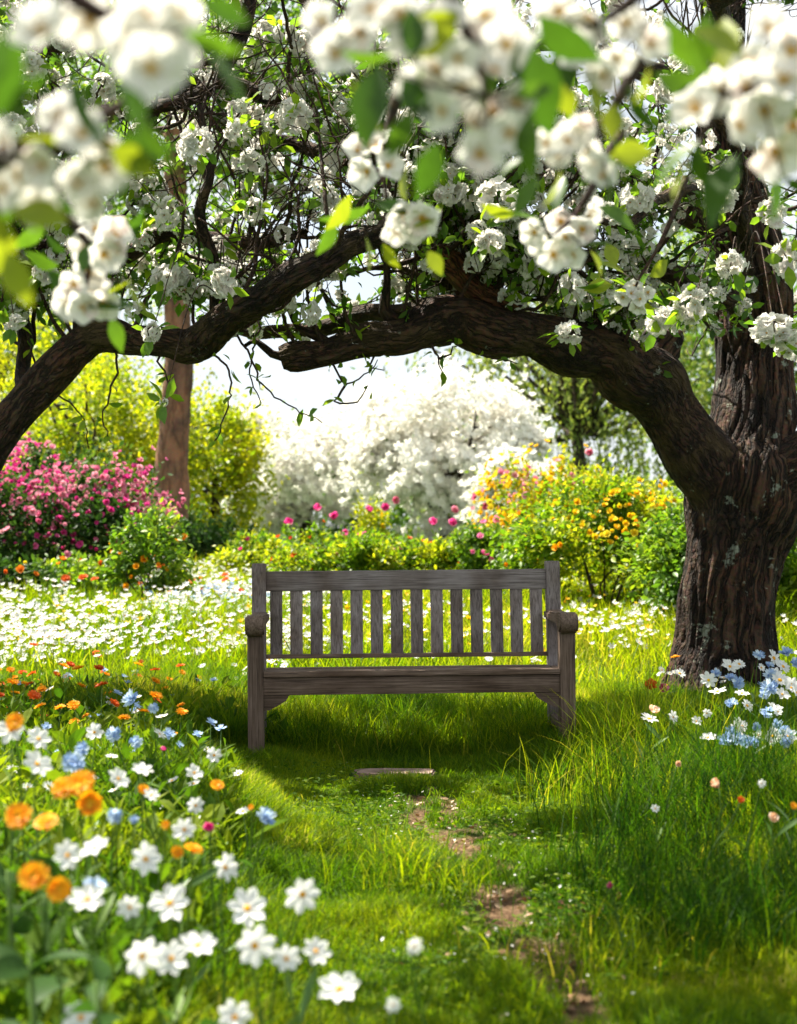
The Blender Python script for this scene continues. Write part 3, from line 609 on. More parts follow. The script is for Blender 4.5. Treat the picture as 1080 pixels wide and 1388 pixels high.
HANG = [[(300, 432, 8.1), (335, 475, 8), (355, 520, 7.9), (398, 555, 7.9), (438, 570, 7.9)], [(262, 468, 8.1), (300, 488, 8), (312, 530, 8), (292, 600, 8)], [(355, 405, 8.2), (350, 450, 8.1), (338, 500, 8), (352, 545, 8)], [(430, 470, 8.2), (452, 498, 8.2), (470, 520, 8.2), (500, 505, 8.2), (512, 488, 8.2)], [(470, 520, 8.2), (455, 545, 8.2), (490, 540, 8.2), (498, 522, 8.2)], [(585, 468, 8.3), (592, 485, 8.3), (600, 505, 8.3)], [(592, 485, 8.3), (610, 478, 8.3), (618, 468, 8.3)], [(225, 470, 8.1), (215, 490, 8.1), (228, 520, 8.1), (222, 548, 8.1)], [(150, 465, 8.1), (160, 500, 8.1), (140, 560, 8.1), (150, 600, 8.1)], [(30, 430, 8.3), (60, 520, 8.3), (110, 560, 8.3), (120, 610, 8.3)], [(640, 450, 8.4), (655, 480, 8.4), (700, 492, 8.4)], [(520, 470, 8.3), (500, 495, 8.3), (520, 500, 8.3)]]
handB = [(267, 197, 7.2, 50), (343, 220, 7.3, 42), (322, 178, 7.4, 40), (225, 290, 7.2, 48), (305, 382, 7.2, 44), (222, 378, 7.6, 40), (205, 452, 7.0, 32), (345, 285, 7.6, 34), (238, 95, 7.6, 40), (140, 118, 7.4, 46), (40, 92, 7.4, 46), (115, 145, 7.4, 34), (60, 370, 7.6, 34), (300, 330, 8, 30), (20, 180, 7.2, 50), (180, 240, 7.8, 36), (160, 60, 7.8, 36), (222, 545, 7.2, 14), (20, 440, 7.6, 30), (180, 420, 7.8, 26), (90, 300, 7.6, 36)]
treeB = apple_tree("apple_tree", "apple tree rooted outside the picture, its long limb rising over the pink bushes", tuple(at(-170, 1000, YL) * [1, 1, 0]), treeB_parts,
    [(1, 34, (0, .1, .7), 1.2), (2, 26, (0, 0, .2), 1.1), (3, 34, (0, 0, 0), 1.1), (4, 34, (0, 0, 0), 1.2), (5, 26, (.1, 0, -.1), 1.2), (6, 14, (0, 0, .2), .8)], handB, 110, 9000, HANG)

# ------------------------------------------------------------------ unseen boughs added above the frame to dapple the lawn with shade
def overhead(tree, t0):
    for pts in ([(2.1, 9.5, 3.6), (1.7, 8.2, 3.9), (1.0, 6.8, 3.75), (.3, 5.6, 3.6), (-.3, 4.6, 3.5)], [(1.7, 8.2, 3.9), (1.9, 6.6, 3.7), (1.6, 5.2, 3.5), (1.4, 4.4, 3.3)], [(1.0, 6.8, 3.75), (-.2, 6.6, 3.9), (-1.3, 6.0, 3.8), (-2.0, 5.2, 3.6)]):
        S = catmull(pts, .08); g = Geo(); tube(g, S - t0, np.linspace(.06, .015, len(S)), 10); g.obj("branch", M['bark_limb'], tree)
    r = np.random.default_rng(DAPPLE); P, D, ci = [], [], []
    n_c = 38; c = np.stack([r.uniform(-2.3, 2.2, n_c), r.uniform(4.3, 7.6, n_c), r.uniform(3.3, 4.1, n_c)], 1); w = r.uniform(.14, .30, n_c)
    sh = c - np.array(sv)[None] * (c[:, 2:] / sv.z); gap = ((sh[:, 0] - .2) / .5) ** 2 + ((sh[:, 1] - 4.8) / .95) ** 2 < 1      # clumps that would shade this stretch of path are dropped to leave it sunlit
    c = c[(c[:, 2] > H + .36 * c[:, 1] + .32) & ~gap]; pos = np.concatenate([c[i] + r.normal(0, w[i], (260, 3)) * [1, 1, .5] for i in range(len(c))]); n = len(pos)
    g = Geo(); g.scatter(LEAF_LO, pos - t0, leaf_frames(unit(r.normal(0, 1, (n, 3)) * [1, 1, .5]), up=1.2), r.uniform(.06, .12, n), r.random(n) * .9); g.obj("foliage", M['leaf'], tree)
DAPPLE = 3
overhead(treeA, np.array(treeA.location))

# ------------------------------------------------------------------ blossom branches hanging close to the lens
BP = [blossom_petals(3).mesh("blossom", M['petal']) for _ in range(4)]; BE = [blossom_eye().mesh("stamens", M['stamen']) for _ in range(2)]
LFM = [leaf_tmpl(w, f, c, 6).mesh("leaf", M['leaf_fresh']) for w, f, c in ((.52, .35, .25), (.45, .2, .35), (.58, .3, .1))]
for me_, v_ in zip(LFM, (.05, .35, .85)): me_.attributes["rnd"].data.foreach_set("value", np.full(len(me_.vertices), v_, np.float32))
def spray(label, Y, stem, flowers, leaves, r_px=34):
    """stem: [(px,py)], flowers: [(px,py)], leaves: [(px,py,angle in the picture,length px,kind)]; the depth of each wanders round Y"""
    P0 = at(*stem[0], Y); t = thing("blossom_branch", label, "branch", tuple(P0), "blossoming branches hanging close to the camera")
    P = np.array([at(x, y, Y + rng.uniform(-.03, .03)) - P0 for x, y in stem]); S = catmull(P, .03); g = Geo(); tube(g, S, np.linspace(.012, .003, len(S)), 8)
    for (x, y) in flowers:
        c = at(x, y, Y + rng.uniform(-.05, .05)) - P0; k = S[np.argmin(np.linalg.norm(S - c, axis=1))]
        w = catmull([k, (k + c) / 2 + [0, .01, .012], c + [0, .012, 0]], .02); tube(g, w, np.full(len(w), .0013), 5)
        nrm = unit(np.array([[0, -.85, -.1]]) + rng.normal(0, .30, (1, 3)) + (c - S.mean(0))[None] * 2.5)
        from_m = frames(nrm)[0]; r = r_px * 1.12 * Y / F * rng.uniform(.8, 1.15)
        b = link("blossom", random.choice(BP), t); b.location = c; b.scale = (r, r, r)
        from mathutils import Matrix
        b.rotation_euler = Matrix(from_m.tolist()).to_euler(); link("stamens", random.choice(BE), b)
    leaves = list(leaves)
    for (x, y) in flowers[::2]:                            # leaves round each truss
        a_ = rng.uniform(0, 360); leaves.append((x + math.cos(math.radians(a_)) * r_px * 1.1, y - math.sin(math.radians(a_)) * r_px * 1.1 + 8, a_ + rng.normal(0, 25), rng.uniform(1.7, 2.9) * r_px, int(rng.choice([0, 0, 0, 1, 2]))))
    for (x, y, ang, lp, kd) in leaves:
        c = at(x, y, Y + rng.uniform(-.06, .06)) - P0; a = math.radians(ang); d = np.array([[math.cos(a), rng.uniform(-.3, .3), math.sin(a)]])
        Rm = leaf_frames(d, up=.3)[0]; Rm = Rm if Rm[1, 2] < 0 else Rm @ np.diag([-1, 1, -1.])
        from mathutils import Matrix
        o = link("leaf", LFM[kd], t); s_ = lp * Y / F; o.location = c; o.scale = (s_, s_, s_); o.rotation_euler = Matrix(Rm.tolist()).to_euler()
        k = S[np.argmin(np.linalg.norm(S - c, axis=1))]; tube(g, [k, (k + c) / 2 + [0, 0, -.004], c], [.0014, .0013, .0012], 5)
    g.obj("branchlet", M['bark_twig'], t); return t
spray("big soft white blossom cluster on a brown branch above the pink bushes", 1.55, [(-60, 240), (60, 190), (150, 150), (215, 105), (250, 60)],
      [(15, 195), (60, 225), (112, 185), (105, 250), (50, 275), (140, 225), (5, 255), (85, 160), (130, 275), (25, 240), (150, 190)], [(20, 150, 150, 95, 0), (150, 200, -30, 70, 2), (0, 290, -100, 90, 2), (175, 165, -60, 70, 1), (35, 120, 120, 80, 0), (10, 340, -70, 80, 2)], 36)
spray("dim white blossom hanging beside dark leaves in the upper corner over the brown bough", 1.35, [(20, -60), (90, -10), (160, 30), (215, 40)],
      [(120, 25), (195, 20), (225, 60), (175, 60), (205, 95), (60, 45), (240, 20)], [(30, 60, -120, 130, 0), (100, 80, -80, 130, 0), (160, 100, -60, 90, 0), (0, 20, -90, 120, 0), (250, 40, -30, 80, 1), (70, 100, -140, 110, 0)], 40)
spray("largest blossom mass, soft and white, hanging at the top over the bench", 1.7, [(560, -90), (600, -20), (640, 60), (660, 130)],
      [(440, 30), (490, 45), (545, 20), (560, 60), (600, 30), (640, 60), (590, 95), (625, 120), (670, 95), (665, 150), (640, 175), (690, 180), (600, 150), (505, 15), (655, 20), (570, 120), (455, 75), (685, 60), (700, 140), (620, 80), (650, 210)], [(515, 90, -105, 110, 0), (545, 105, -60, 70, 0), (710, 60, -70, 130, 0), (720, 150, -100, 90, 1), (560, 150, -120, 70, 1), (730, 20, -40, 110, 0)], 33)
spray("soft white blossoms among yellowing leaves beside the largest blossom mass", 1.8, [(930, -80), (880, -20), (830, 20), (790, 40)],
      [(800, 20), (850, 30), (835, 75), (780, 70), (760, 15), (880, 60), (820, 100)], [(800, 110, -75, 50, 2), (880, 90, -110, 60, 2), (900, 20, -60, 110, 1), (940, 40, -30, 80, 2), (960, 20, -100, 90, 1), (750, 110, -140, 80, 0)], 32)
spray("brilliant sunlit white blossom cluster in front of the thick upright trunk", 1.9, [(1160, 20), (1090, 90), (1030, 120), (980, 130)],
      [(975, 125), (1020, 90), (1035, 150), (1060, 110), (1000, 170), (1075, 170), (1050, 205), (1070, 70), (945, 150), (1040, 40), (1010, 120)], [(950, 190, -150, 90, 1), (1000, 210, -120, 110, 0), (1040, 230, -70, 70, 0), (935, 220, -120, 60, 2), (960, 130, 160, 80, 1), (1060, 240, -30, 60, 0)], 34)
spray("small cream blossom sprig with bright young leaves above the limb fork", 3.0, [(545, 110), (528, 170), (520, 240), (530, 290)],
      [(485, 205), (510, 200), (525, 225), (498, 232), (545, 288), (560, 310), (538, 312), (520, 190), (572, 295)], [(475, 265, -120, 60, 2), (500, 280, -150, 70, 1), (495, 320, -80, 50, 2), (525, 275, -20, 60, 1), (455, 300, -110, 50, 1), (520, 330, -60, 40, 2), (535, 150, 60, 60, 1), (580, 340, -60, 40, 2)], 22)
spray("white blossom sprig with drooping green leaves above the arched limb", 3.1, [(840, 180), (810, 240), (780, 290), (750, 320)],
      [(735, 330), (765, 320), (790, 310), (750, 345), (775, 345), (795, 290), (760, 300), (725, 315)], [(735, 300, 160, 80, 1), (700, 290, 170, 50, 2), (800, 340, -60, 40, 2), (810, 280, -20, 60, 1)], 22)
spray("pinkish blossom cluster fading beside yellow leaves under the top blossom mass", 2.2, [(860, 90), (830, 150), (790, 190)],
      [(770, 190), (795, 205), (810, 225), (755, 210), (785, 175), (815, 240), (740, 195)], [(760, 230, -110, 60, 2), (820, 230, -70, 60, 1), (835, 190, -60, 70, 0), (730, 240, -130, 60, 1)], 24)
spray("round white blossom pair on the twig crossing the rising bough", 2.8, [(40, 250), (80, 290), (120, 330), (115, 400)],
      [(130, 310), (155, 320), (140, 345), (118, 335), (100, 385), (130, 390), (115, 415), (140, 410), (95, 410), (160, 335), (120, 370)], [(170, 380, -60, 55, 2), (80, 360, 170, 60, 1), (150, 430, -70, 50, 1), (60, 300, -130, 60, 1), (60, 240, -60, 70, 0), (90, 340, 150, 50, 0)], 24)
spray("three blossom heads with lime green leaves hung before the old trunk", 5.2, [(930, 240), (900, 320), (865, 380), (850, 420)],
      [(855, 398), (868, 405), (860, 388), (845, 402), (878, 396), (866, 414)], [(845, 370, 150, 44, 2), (830, 385, 190, 40, 2), (880, 375, 40, 40, 2), (835, 360, 110, 36, 2), (850, 425, -80, 40, 1), (820, 380, -150, 40, 1)], 12)

# ------------------------------------------------------------------ shrubs and far trees
def clumps(n_cl, c, rad, n, shell=.75, spread=.2, bottom=-1.0, r=rng):
    """points massed in clumps through an ellipsoid: uneven outline with gaps"""
    d = rsphere(n_cl * 3, r); d = d[d[:, 2] > bottom][:n_cl]; k = len(d)
    cc = d * (shell + (1.05 - shell) * r.random((k, 1)) - .35 * (r.random((k, 1)) ** 3)); w = r.uniform(.5, 1.5, k); w /= w.sum()
    i = r.choice(k, n, p=w); p = cc[i] + r.normal(0, spread, (n, 3)) * (.5 + r.random((k, 1))[i])
    return np.array(c) + p * np.array(rad), d[np.minimum(i, k - 1)], i
def shrub(name, label, cat, x, y, rad, h0, n, ls, leafmat, flowers=(), group=None, ncl=40, stems=7, leaf=LEAF_DOT, spread=.2, fr=.03, top=False):
    gz = float(gh(x, y)); t = thing(name, label, cat, (x, y, gz), group); c = (0, 0, h0 + rad[2] * .9)
    ncl = max(14, int(ncl * .62)); P, D, ci = clumps(ncl, c, rad, n, .55, spread * .9, -.75); P = np.vstack([P, P[:0]])
    for k in range(int(9 + 10 * rad[0])):                  # young shoots standing out of the top
        a_ = rng.uniform(0, 6.28); q = math.sqrt(rng.random()) * .9; z0 = h0 + rad[2] * (1.0 + .75 * math.sqrt(1 - q * q)); L_ = rad[2] * rng.uniform(.2, .55); m_ = 26
        tt = np.linspace(0, 1, m_)[:, None]; b0 = np.array([math.cos(a_) * q * rad[0], math.sin(a_) * q * rad[1], z0]); dv = np.array([math.cos(a_) * .35 * q, math.sin(a_) * .3 * q, 1.]) * L_
        sp = b0 + dv * tt + rng.normal(0, .02, (m_, 3)); P = np.vstack([P, sp]); D = np.vstack([D, unit(rsphere(m_) + [0, 0, .5])]); ci = np.concatenate([ci, np.full(m_, k % ncl)])
    keep = P[:, 2] > .02; P, D, ci = P[keep], D[keep], ci[keep]; n = len(P)
    cr = rng.random(ncl * 3); g = Geo()
    g.scatter(leaf, P, leaf_frames(unit(D + rng.normal(0, .8, (n, 3))), up=.8), rng.uniform(.6, 1.3, n) * ls, np.clip(cr[ci] * .6 + rng.random(n) * .45, 0, 1)); g.obj("foliage", leafmat, t)
    s = Geo()
    for k in range(stems):
        a = 2 * math.pi * k / stems + random.random(); e = np.array([math.cos(a) * rad[0] * .6, math.sin(a) * rad[1] * .6, h0 + rad[2] * random.uniform(.8, 1.5)])
        w = catmull([(math.cos(a) * .05, math.sin(a) * .05, -.05), e * [.3, .3, .4] + rng.normal(0, .03, 3), e * [.7, .7, .75] + rng.normal(0, .04, 3), e], .1); tube(s, w, np.linspace(.022, .006, len(w)) * max(.6, rad[2]), 5)
    s.obj("stems", M['bark_far'], t)
    for (fm, nf, size, zlo, xr, nm) in flowers:
        Pf, Df, _ = clumps(26, c, rad, nf * 6, .95, .16, zlo); sel = (Df[:, 2] > zlo) & (Pf[:, 0] > xr[0] * rad[0]) & (Pf[:, 0] < xr[1] * rad[0]); Pf = Pf[sel][:nf]; Df = Df[sel][:nf]
        Pf = Pf + Df * .04; fg = Geo(); fg.scatter(HEAD_LO, Pf, frames(unit(Df + np.array([0, -.5, .3]) + rng.normal(0, .5, Df.shape))), rng.uniform(.6, 1.25, len(Pf)) * size, rng.random(len(Pf)))
        tag(fg.obj(nm, M[fm], t), kind="stuff")
    return t
hl = Geo(); ring_petals(hl, 6, .02, 1, .95, .35, 0, 0, 2, 3, .25, 0, .05); ring_petals(hl, 5, .02, .65, .7, .9, 0, .4, 2, 3, .2, 0, .05); HEAD_LO = hl.tmpl()
hf = Geo(); ring_petals(hf, 6, .02, 1, .8, .25, 0, 0, 2, 2, .2, 0, 0); dome(hf, .24, .2, .02, 1, 6, .5, 2); HEAD_FAR = hf.tmpl()

shrub("azalea_bush", "big azalea bush, magenta and pink flowers over dark leaves under the rising limb", "bush", -3.95, 17, (1.25, 1.1, .78), .08, 12000, .085, M['darkleaf'],
      [('palepink', 800, .046, .1, (-1.2, 1.2), "blossom"), ('pink', 700, .044, -.1, (-1.1, 1.1), "magenta_blossom")], ncl=60, stems=9)
shrub("azalea_bush", "smaller pale pink azalea showing above the dark azalea's top", "bush", -4.9, 19.5, (1.4, 1.0, .6), .6, 6000, .08, M['darkleaf'], [('palepink', 800, .05, -.4, (-1.2, 1.2), "blossom")], ncl=40)
def far_tree(name, label, x, y, h, cz, rad, n, ls, lm, bm, tr, blossom=None, ncl=55, leaf=LEAF_DOT, spread=.17, lean=0, group=None, limbs=9, fork=.35):
    gz = float(gh(x, y)); t = thing(name, label, "tree", (x, y, gz), group)
    g = Geo(); P = catmull([(0, 0, -.2), (lean * .2, 0, h * .2), (lean * .5, 0, h * fork), (lean, 0, h * .8)], .15); S = np.linspace(tr, tr * .55, len(P)); tube(g, P, S, 14, rough=rough_big(.012, 6, 3, .1)); g.obj("trunk", bm, t)
    lg = Geo()
    for k in range(limbs):
        a = 2 * math.pi * k / limbs + random.random(); z0 = h * random.uniform(fork * .9, .75); p0 = P[np.argmin(abs(P[:, 2] - z0))]
        e = np.array([lean + math.cos(a) * rad[0] * .75, math.sin(a) * rad[1] * .75, cz + rad[2] * random.uniform(-.3, .7)])
        w = catmull([p0, p0 * .6 + e * .4 + rng.normal(0, .08, 3) * rad[0] * .5, p0 * .2 + e * .8 + rng.normal(0, .08, 3) * rad[0] * .5, e], .12); tube(lg, w, np.linspace(tr * .42, .015, len(w)), 6)
        for _ in range(4):
            i = random.randrange(len(w) // 3, len(w)); e2 = w[i] + rsphere(1)[0] * rad[0] * .35; w2 = catmull([w[i], (w[i] + e2) / 2 + rng.normal(0, .05, 3), e2], .12); tube(lg, w2, np.linspace(.03, .008, len(w2)), 4)
    lg.obj("limbs", bm, t)
    Pl, D, ci = clumps(ncl, (lean, 0, cz), rad, n, .6, spread); cr = rng.random(ncl * 3); k = len(Pl); keep = Pl[:, 2] > .1; Pl, D, ci = Pl[keep], D[keep], ci[keep]; k = len(Pl)
    g = Geo(); g.scatter(leaf, Pl, leaf_frames(unit(D + rng.normal(0, .9, (k, 3)))), rng.uniform(.6, 1.3, k) * ls, np.clip(cr[ci] * .6 + rng.random(k) * .45, 0, 1)); g.obj("crown", lm, t)
    if blossom:
        nb, bs, flat = blossom; Pb, D, ci = clumps(ncl + 20, (lean, 0, cz), (rad[0] * 1.03, rad[1] * 1.03, rad[2] * 1.03), nb, .72, spread * .95); k = len(Pb)
        g = Geo(); g.scatter(HEAD_FAR, Pb, frames(unit(D + np.array([0, -.3, .5]) + rng.normal(0, .6, (k, 3)))), rng.uniform(.6, 1.2, k) * bs, rng.random(k) * .9); tag(g.obj("blossom", [M['petal_far'], M['petal_far']], t), kind="stuff")
    return t
# white flowering trees beyond the meadow
far_tree("crabapple_tree", "spreading white flowering tree with low dark fork straight behind the bench", 1.0, 34, 2.4, 2.1, (2.15, 2.0, 1.65), 1100, .10, M['midleaf'], M['bark_far'], .2, (10000, .125, 0), 70, spread=.115, fork=.2)
far_tree("crabapple_tree", "lower white flowering tree, soft and hazy, beside the yellow-green trees", -2.3, 38, 2.4, 2.0, (2.15, 1.8, 1.45), 700, .10, M['midleaf'], M['bark_far'], .17, (7000, .13, 0), 50, spread=.115, fork=.25)
far_tree("crabapple_tree", "narrow white flowering tree partly behind the yellow flowering bush", 2.2, 30, 1.4, .95, (.8, .8, .8), 700, .09, M['midleaf'], M['bark_far'], .1, (3200, .10, 0), 40, spread=.16)
# yellow-green trees
for x, y, h, cz, rad, n, lb in [(-5.4, 29, 2.6, 1.95, (2.1, 1.8, 1.75), 17000, "yellow-green tree glowing just behind the tall brown trunk"), (-8.2, 33, 3.4, 2.8, (2.8, 2.2, 2.5), 17000, "yellow-green tree rising above the pink azalea bushes"), (-3.7, 31, 2.0, 1.6, (1.1, 1.1, 1.5), 10000, "small yellow-green tree between the brown trunk and the white trees")]:
    far_tree("maple_tree", lb, x, y, h, cz, rad, n, .12, M['acid'], M['bark_far'], .13, None, 60, group=None)
# tall tree with the smooth brown trunk
def tall_tree():
    x, y = at(235, 700, 25)[:2]; gz = float(gh(x, y)); t = thing("tall_tree", "tall tree with bare smooth reddish brown trunk behind the green shrub", "tree", (x, y, gz))
    g = Geo(); w = [(228, 830), (229, 760), (231, 700), (234, 620), (238, 550), (242, 490), (240, 420), (236, 300), (240, 100), (230, -80)]; r = [27, 26, 25, 22, 20, 19, 18, 16, 12, 8]
    P = np.array([list(at(a, b, 25) - np.array([x, y, gz])) + [q * 25 / F] for (a, b), q in zip(w, r)]); S = catmull(P, .15); tube(g, S[:, :3], S[:, 3], 26, rough=rough_big(.015, 5, 2, .12)); g.obj("trunk", M['bark_pine'], t)
    lg = Geo()
    for k in range(16):
        i = random.randrange(int(len(S) * .62), len(S)); a = random.random() * 6.28; e = S[i, :3] + np.array([math.cos(a) * 3.2, math.sin(a) * 2, random.uniform(-.2, 1.6)]) * random.uniform(.5, 1)
        q = catmull([S[i, :3], (S[i, :3] + e) / 2 + rng.normal(0, .25, 3), e], .2); tube(lg, q, np.linspace(.09, .02, len(q)), 6)
    lg.obj("limbs", M['bark_pine'], t)
    Pl, D, ci = clumps(70, (0, .5, 8.2), (4.2, 3, 3.2), 20000, .5, .16); g = Geo(); k = len(Pl); cr = rng.random(300)
    g.scatter(LEAF_DOT, Pl, leaf_frames(unit(D + rng.normal(0, .9, (k, 3)))), rng.uniform(.08, .17, k), np.clip(cr[ci] * .6 + rng.random(k) * .45, 0, 1)); g.obj("crown", M['midleaf'], t)
tall_tree()
# willow
def willow():
    x, y = 5.0, 42; gz = float(gh(x, y)); t = thing("willow_tree", "tall pale green willow with hanging strands beyond the yellow bush", "tree", (x, y, gz))
    g = Geo(); P = catmull([(0, 0, -.2), (.1, 0, 1.5), (-.1, 0, 3), (.2, 0, 6)], .2); tube(g, P, np.linspace(.2, .12, len(P)), 14, rough=rough_big(.02, 5, 2)); g.obj("trunk", M['bark_far'], t)
    lg = Geo(); lf = []; ld = []
    for k in range(46):
        a = random.random() * 6.28; R = random.uniform(.8, 4.6); e = np.array([math.cos(a) * R, math.sin(a) * R * .8, random.uniform(5.2, 9.5) - R * .3])
        w = catmull([(0, 0, 3), e * [.4, .4, .75] + rng.normal(0, .2, 3), e], .2); tube(lg, w, np.linspace(.1, .02, len(w)), 5)
        for _ in range(9):
            p = e + rng.normal(0, .45, 3) * [1, 1, .4]; L = random.uniform(1.5, 5.0); n = int(L / .075); z = np.arange(n) * .075
            sway = rng.normal(0, .12, 2); q = np.stack([p[0] + sway[0] * (z / 2) ** 1.3 + .04 * np.sin(z * 3 + p[0]), p[1] + sway[1] * (z / 2) ** 1.3, p[2] - z], 1); q = q[q[:, 2] > .4]
            lf.append(q + rng.normal(0, .05, q.shape)); ld.append(np.tile([0, 0, -1.], (len(q), 1)) + rng.normal(0, .5, q.shape))
    lg.obj("limbs", M['bark_far'], t); lf = np.vstack(lf); ld = np.vstack(ld); g = Geo(); g.scatter(LEAF_DOT, lf, leaf_frames(ld), rng.uniform(.10, .2, len(lf)), rng.random(len(lf))); g.obj("crown", M['willow'], t)
willow()
far_tree("maple_tree", "broad green tree behind the willow and the old trunk", 10.5, 46, 6, 5.5, (4.2, 3.2, 4.6), 16000, .2, M['midleaf'], M['bark_far'], .25, None, 60)
far_tree("maple_tree", "tall green tree far beyond the azaleas, crown above the yellow-green trees", -11.5, 44, 7, 7.0, (5.0, 3.5, 5.0), 18000, .2, M['midleaf'], M['bark_far'], .25, None, 60)
for k, (x, y, rx, hz, lb) in enumerate([(-12, 52, 6, 1.6, "far dark hedge mass behind the azaleas"), (-2.5, 50, 5, .9, "far low hedge seen under the white flowering trees"), (6, 54, 6, 1.3, "far hedge glimpsed behind the willow strands"), (15, 50, 5, 1.7, "far hedge beyond the old trunk")]):
    shrub("hedge", lb, "hedge", x, y, (rx, 1.5, hz), .0, 6000, .22, M['midleaf'], ncl=60, stems=5)

# yellow flowering bush and its neighbours
shrub("forsythia_bush", "large bush with yellow flowers on upright shoots between bench and old trunk", "bush", 1.95, 14.5, (.85, .8, .57), .10, 14000, .07, M['lime'],
      [('yellow', 300, .042, .2, (-1.2, 1.2), "blossom"), ('orange', 22, .045, -.2, (-1.2, 1.2), "orange_blossom")], ncl=50, spread=.2, leaf=LEAF_LO)
shrub("laurel_bush", "deeper green leafy bush tucked against the yellow flowering bush and old trunk", "bush", 2.55, 13.0, (.55, .6, .5), .08, 7000, .075, M['midleaf'], [('orange', 12, .045, -.3, (-1, .6), "orange_blossom")], ncl=36, leaf=LEAF_LO)
shrub("forsythia_bush", "sparse yellow flowering bush in front of the white flowering tree", "bush", 1.75, 18.5, (.75, .6, .75), .15, 5000, .07, M['acid'], [('yellow', 340, .05, -.1, (-1.2, 1.2), "blossom"), ('palepink', 60, .06, -.2, (-1.2, 1.2), "pink_blossom")], ncl=36)
shrub("laurel_bush", "deep green bush showing past the far side of the old trunk", "bush", 3.75, 13.5, (.75, .6, .62), .05, 7000, .08, M['midleaf'], [('yellow', 30, .05, .2, (-1.2, 1.2), "blossom")], ncl=36, leaf=LEAF_LO)
# row of low bushes behind the bench
for x, y, rx, rz, lf, lb in [(-1.75, 19.0, .5, .30, 'lime', "low yellow-green bush at the row's end nearest the brown trunk"), (-1.05, 18.0, .55, .36, 'lime', "low yellow-green bush with red flowers behind the bench's first slats"), (-.3, 17.6, .5, .33, 'lime', "low round yellow-green bush behind the middle of the bench back"), (.35, 17.8, .55, .33, 'lime', "low bright bush behind the bench under the white flowering tree's fork"), (1.0, 17.4, .45, .34, 'midleaf', "low green bush with pink flowers behind the bench's tall end post")]:
    shrub("low_bush", lb, "bush", x, y, (rx, .5, rz * random.uniform(.8, 1.25)), .06, 5200, .07, M[lf], [('rust', 16, .05, -.2, (-1, 1), "red_blossom")] if rx > .5 else [('pink', 8, .06, 0, (-1, 1), "pink_blossom")], ncl=34, leaf=LEAF_LO, stems=5)
shrub("low_bush", "tall loose yellow-green plant rising from the low bush row before the white trees", "bush", -.35, 18.9, (.26, .26, .50), .1, 1500, .06, M['acid'], [('yellow', 14, .04, .2, (-1, 1), "yellow_blossom")], ncl=26, leaf=LEAF_LO, stems=4)
# shrub in front of the brown trunk
shrub("flowering_shrub", "upright green shrub with orange flowers at the foot of the brown trunk", "shrub", -2.35, 14.4, (.38, .4, .42), .1, 3600, .07, M['midleaf'], [('orange', 26, .04, -.3, (-1, 1), "orange_blossom")], ncl=30, leaf=LEAF_LO)
shrub("flowering_shrub", "broad green shrub beside the dark azalea, white flowers round its feet", "shrub", -3.15, 15.2, (.55, .5, .24), .04, 5000, .075, M['midleaf'], [('rust', 14, .045, -.2, (-1, 1), "red_blossom")], ncl=30, leaf=LEAF_LO)
shrub("flowering_shrub", "low dark shrub with yellow buds below the azalea", "shrub", -4.0, 14.6, (.6, .5, .24), .03, 5000, .075, M['darkleaf'], [('yellow', 30, .04, 0, (-1, 1), "yellow_blossom"), ('rust', 14, .045, -.2, (-1, 1), "red_blossom")], ncl=30, leaf=LEAF_LO)
shrub("flowering_shrub", "dark undergrowth shrub between brown trunk and low bushes", "shrub", -2.9, 22, (.9, .6, .42), .0, 5000, .09, M['darkleaf'], (), ncl=30)

# ------------------------------------------------------------------ grass
def blades(g, x, y, h, w, bend, rnd):
    n = len(x); z = gh(x, y) - .005; az = rng.uniform(0, 2 * np.pi, n); bd = rng.uniform(0, 2 * np.pi, n)
    cx, sx = np.cos(az) * w, np.sin(az) * w; dx, dy = np.cos(bd), np.sin(bd); base = np.stack([x, y, z], 1); V = np.zeros((n, 7, 3)); idx = 0
    for t, ww in ((0, .8), (.4, 1.), (.75, .65)):
        c = base + np.stack([dx * h * bend * t * t, dy * h * bend * t * t, h * t * (1 - .35 * bend * t)], 1); o = np.stack([cx * ww * .5, sx * ww * .5, np.zeros(n)], 1)
        V[:, idx] = c - o; V[:, idx + 1] = c + o; idx += 2
    V[:, 6] = base + np.stack([dx * h * bend, dy * h * bend, h * (1 - .35 * bend)], 1)
    off = (np.arange(n) * 7)[:, None, None]; Q = np.array([(0, 1, 3, 2), (2, 3, 5, 4)])[None] + off; T = np.array([(4, 5, 6)])[None] + off
    g.add(V.reshape(-1, 3), T.reshape(-1, 3), Q.reshape(-1, 4), 0, np.repeat(rnd, 7))
def sample(n, y0, y1, marg=.35, power=1.0):
    y = y0 + (y1 - y0) * rng.random(n) ** power; x = (rng.random(n) * 2 - 1) * (.262 * y + marg); return x, y
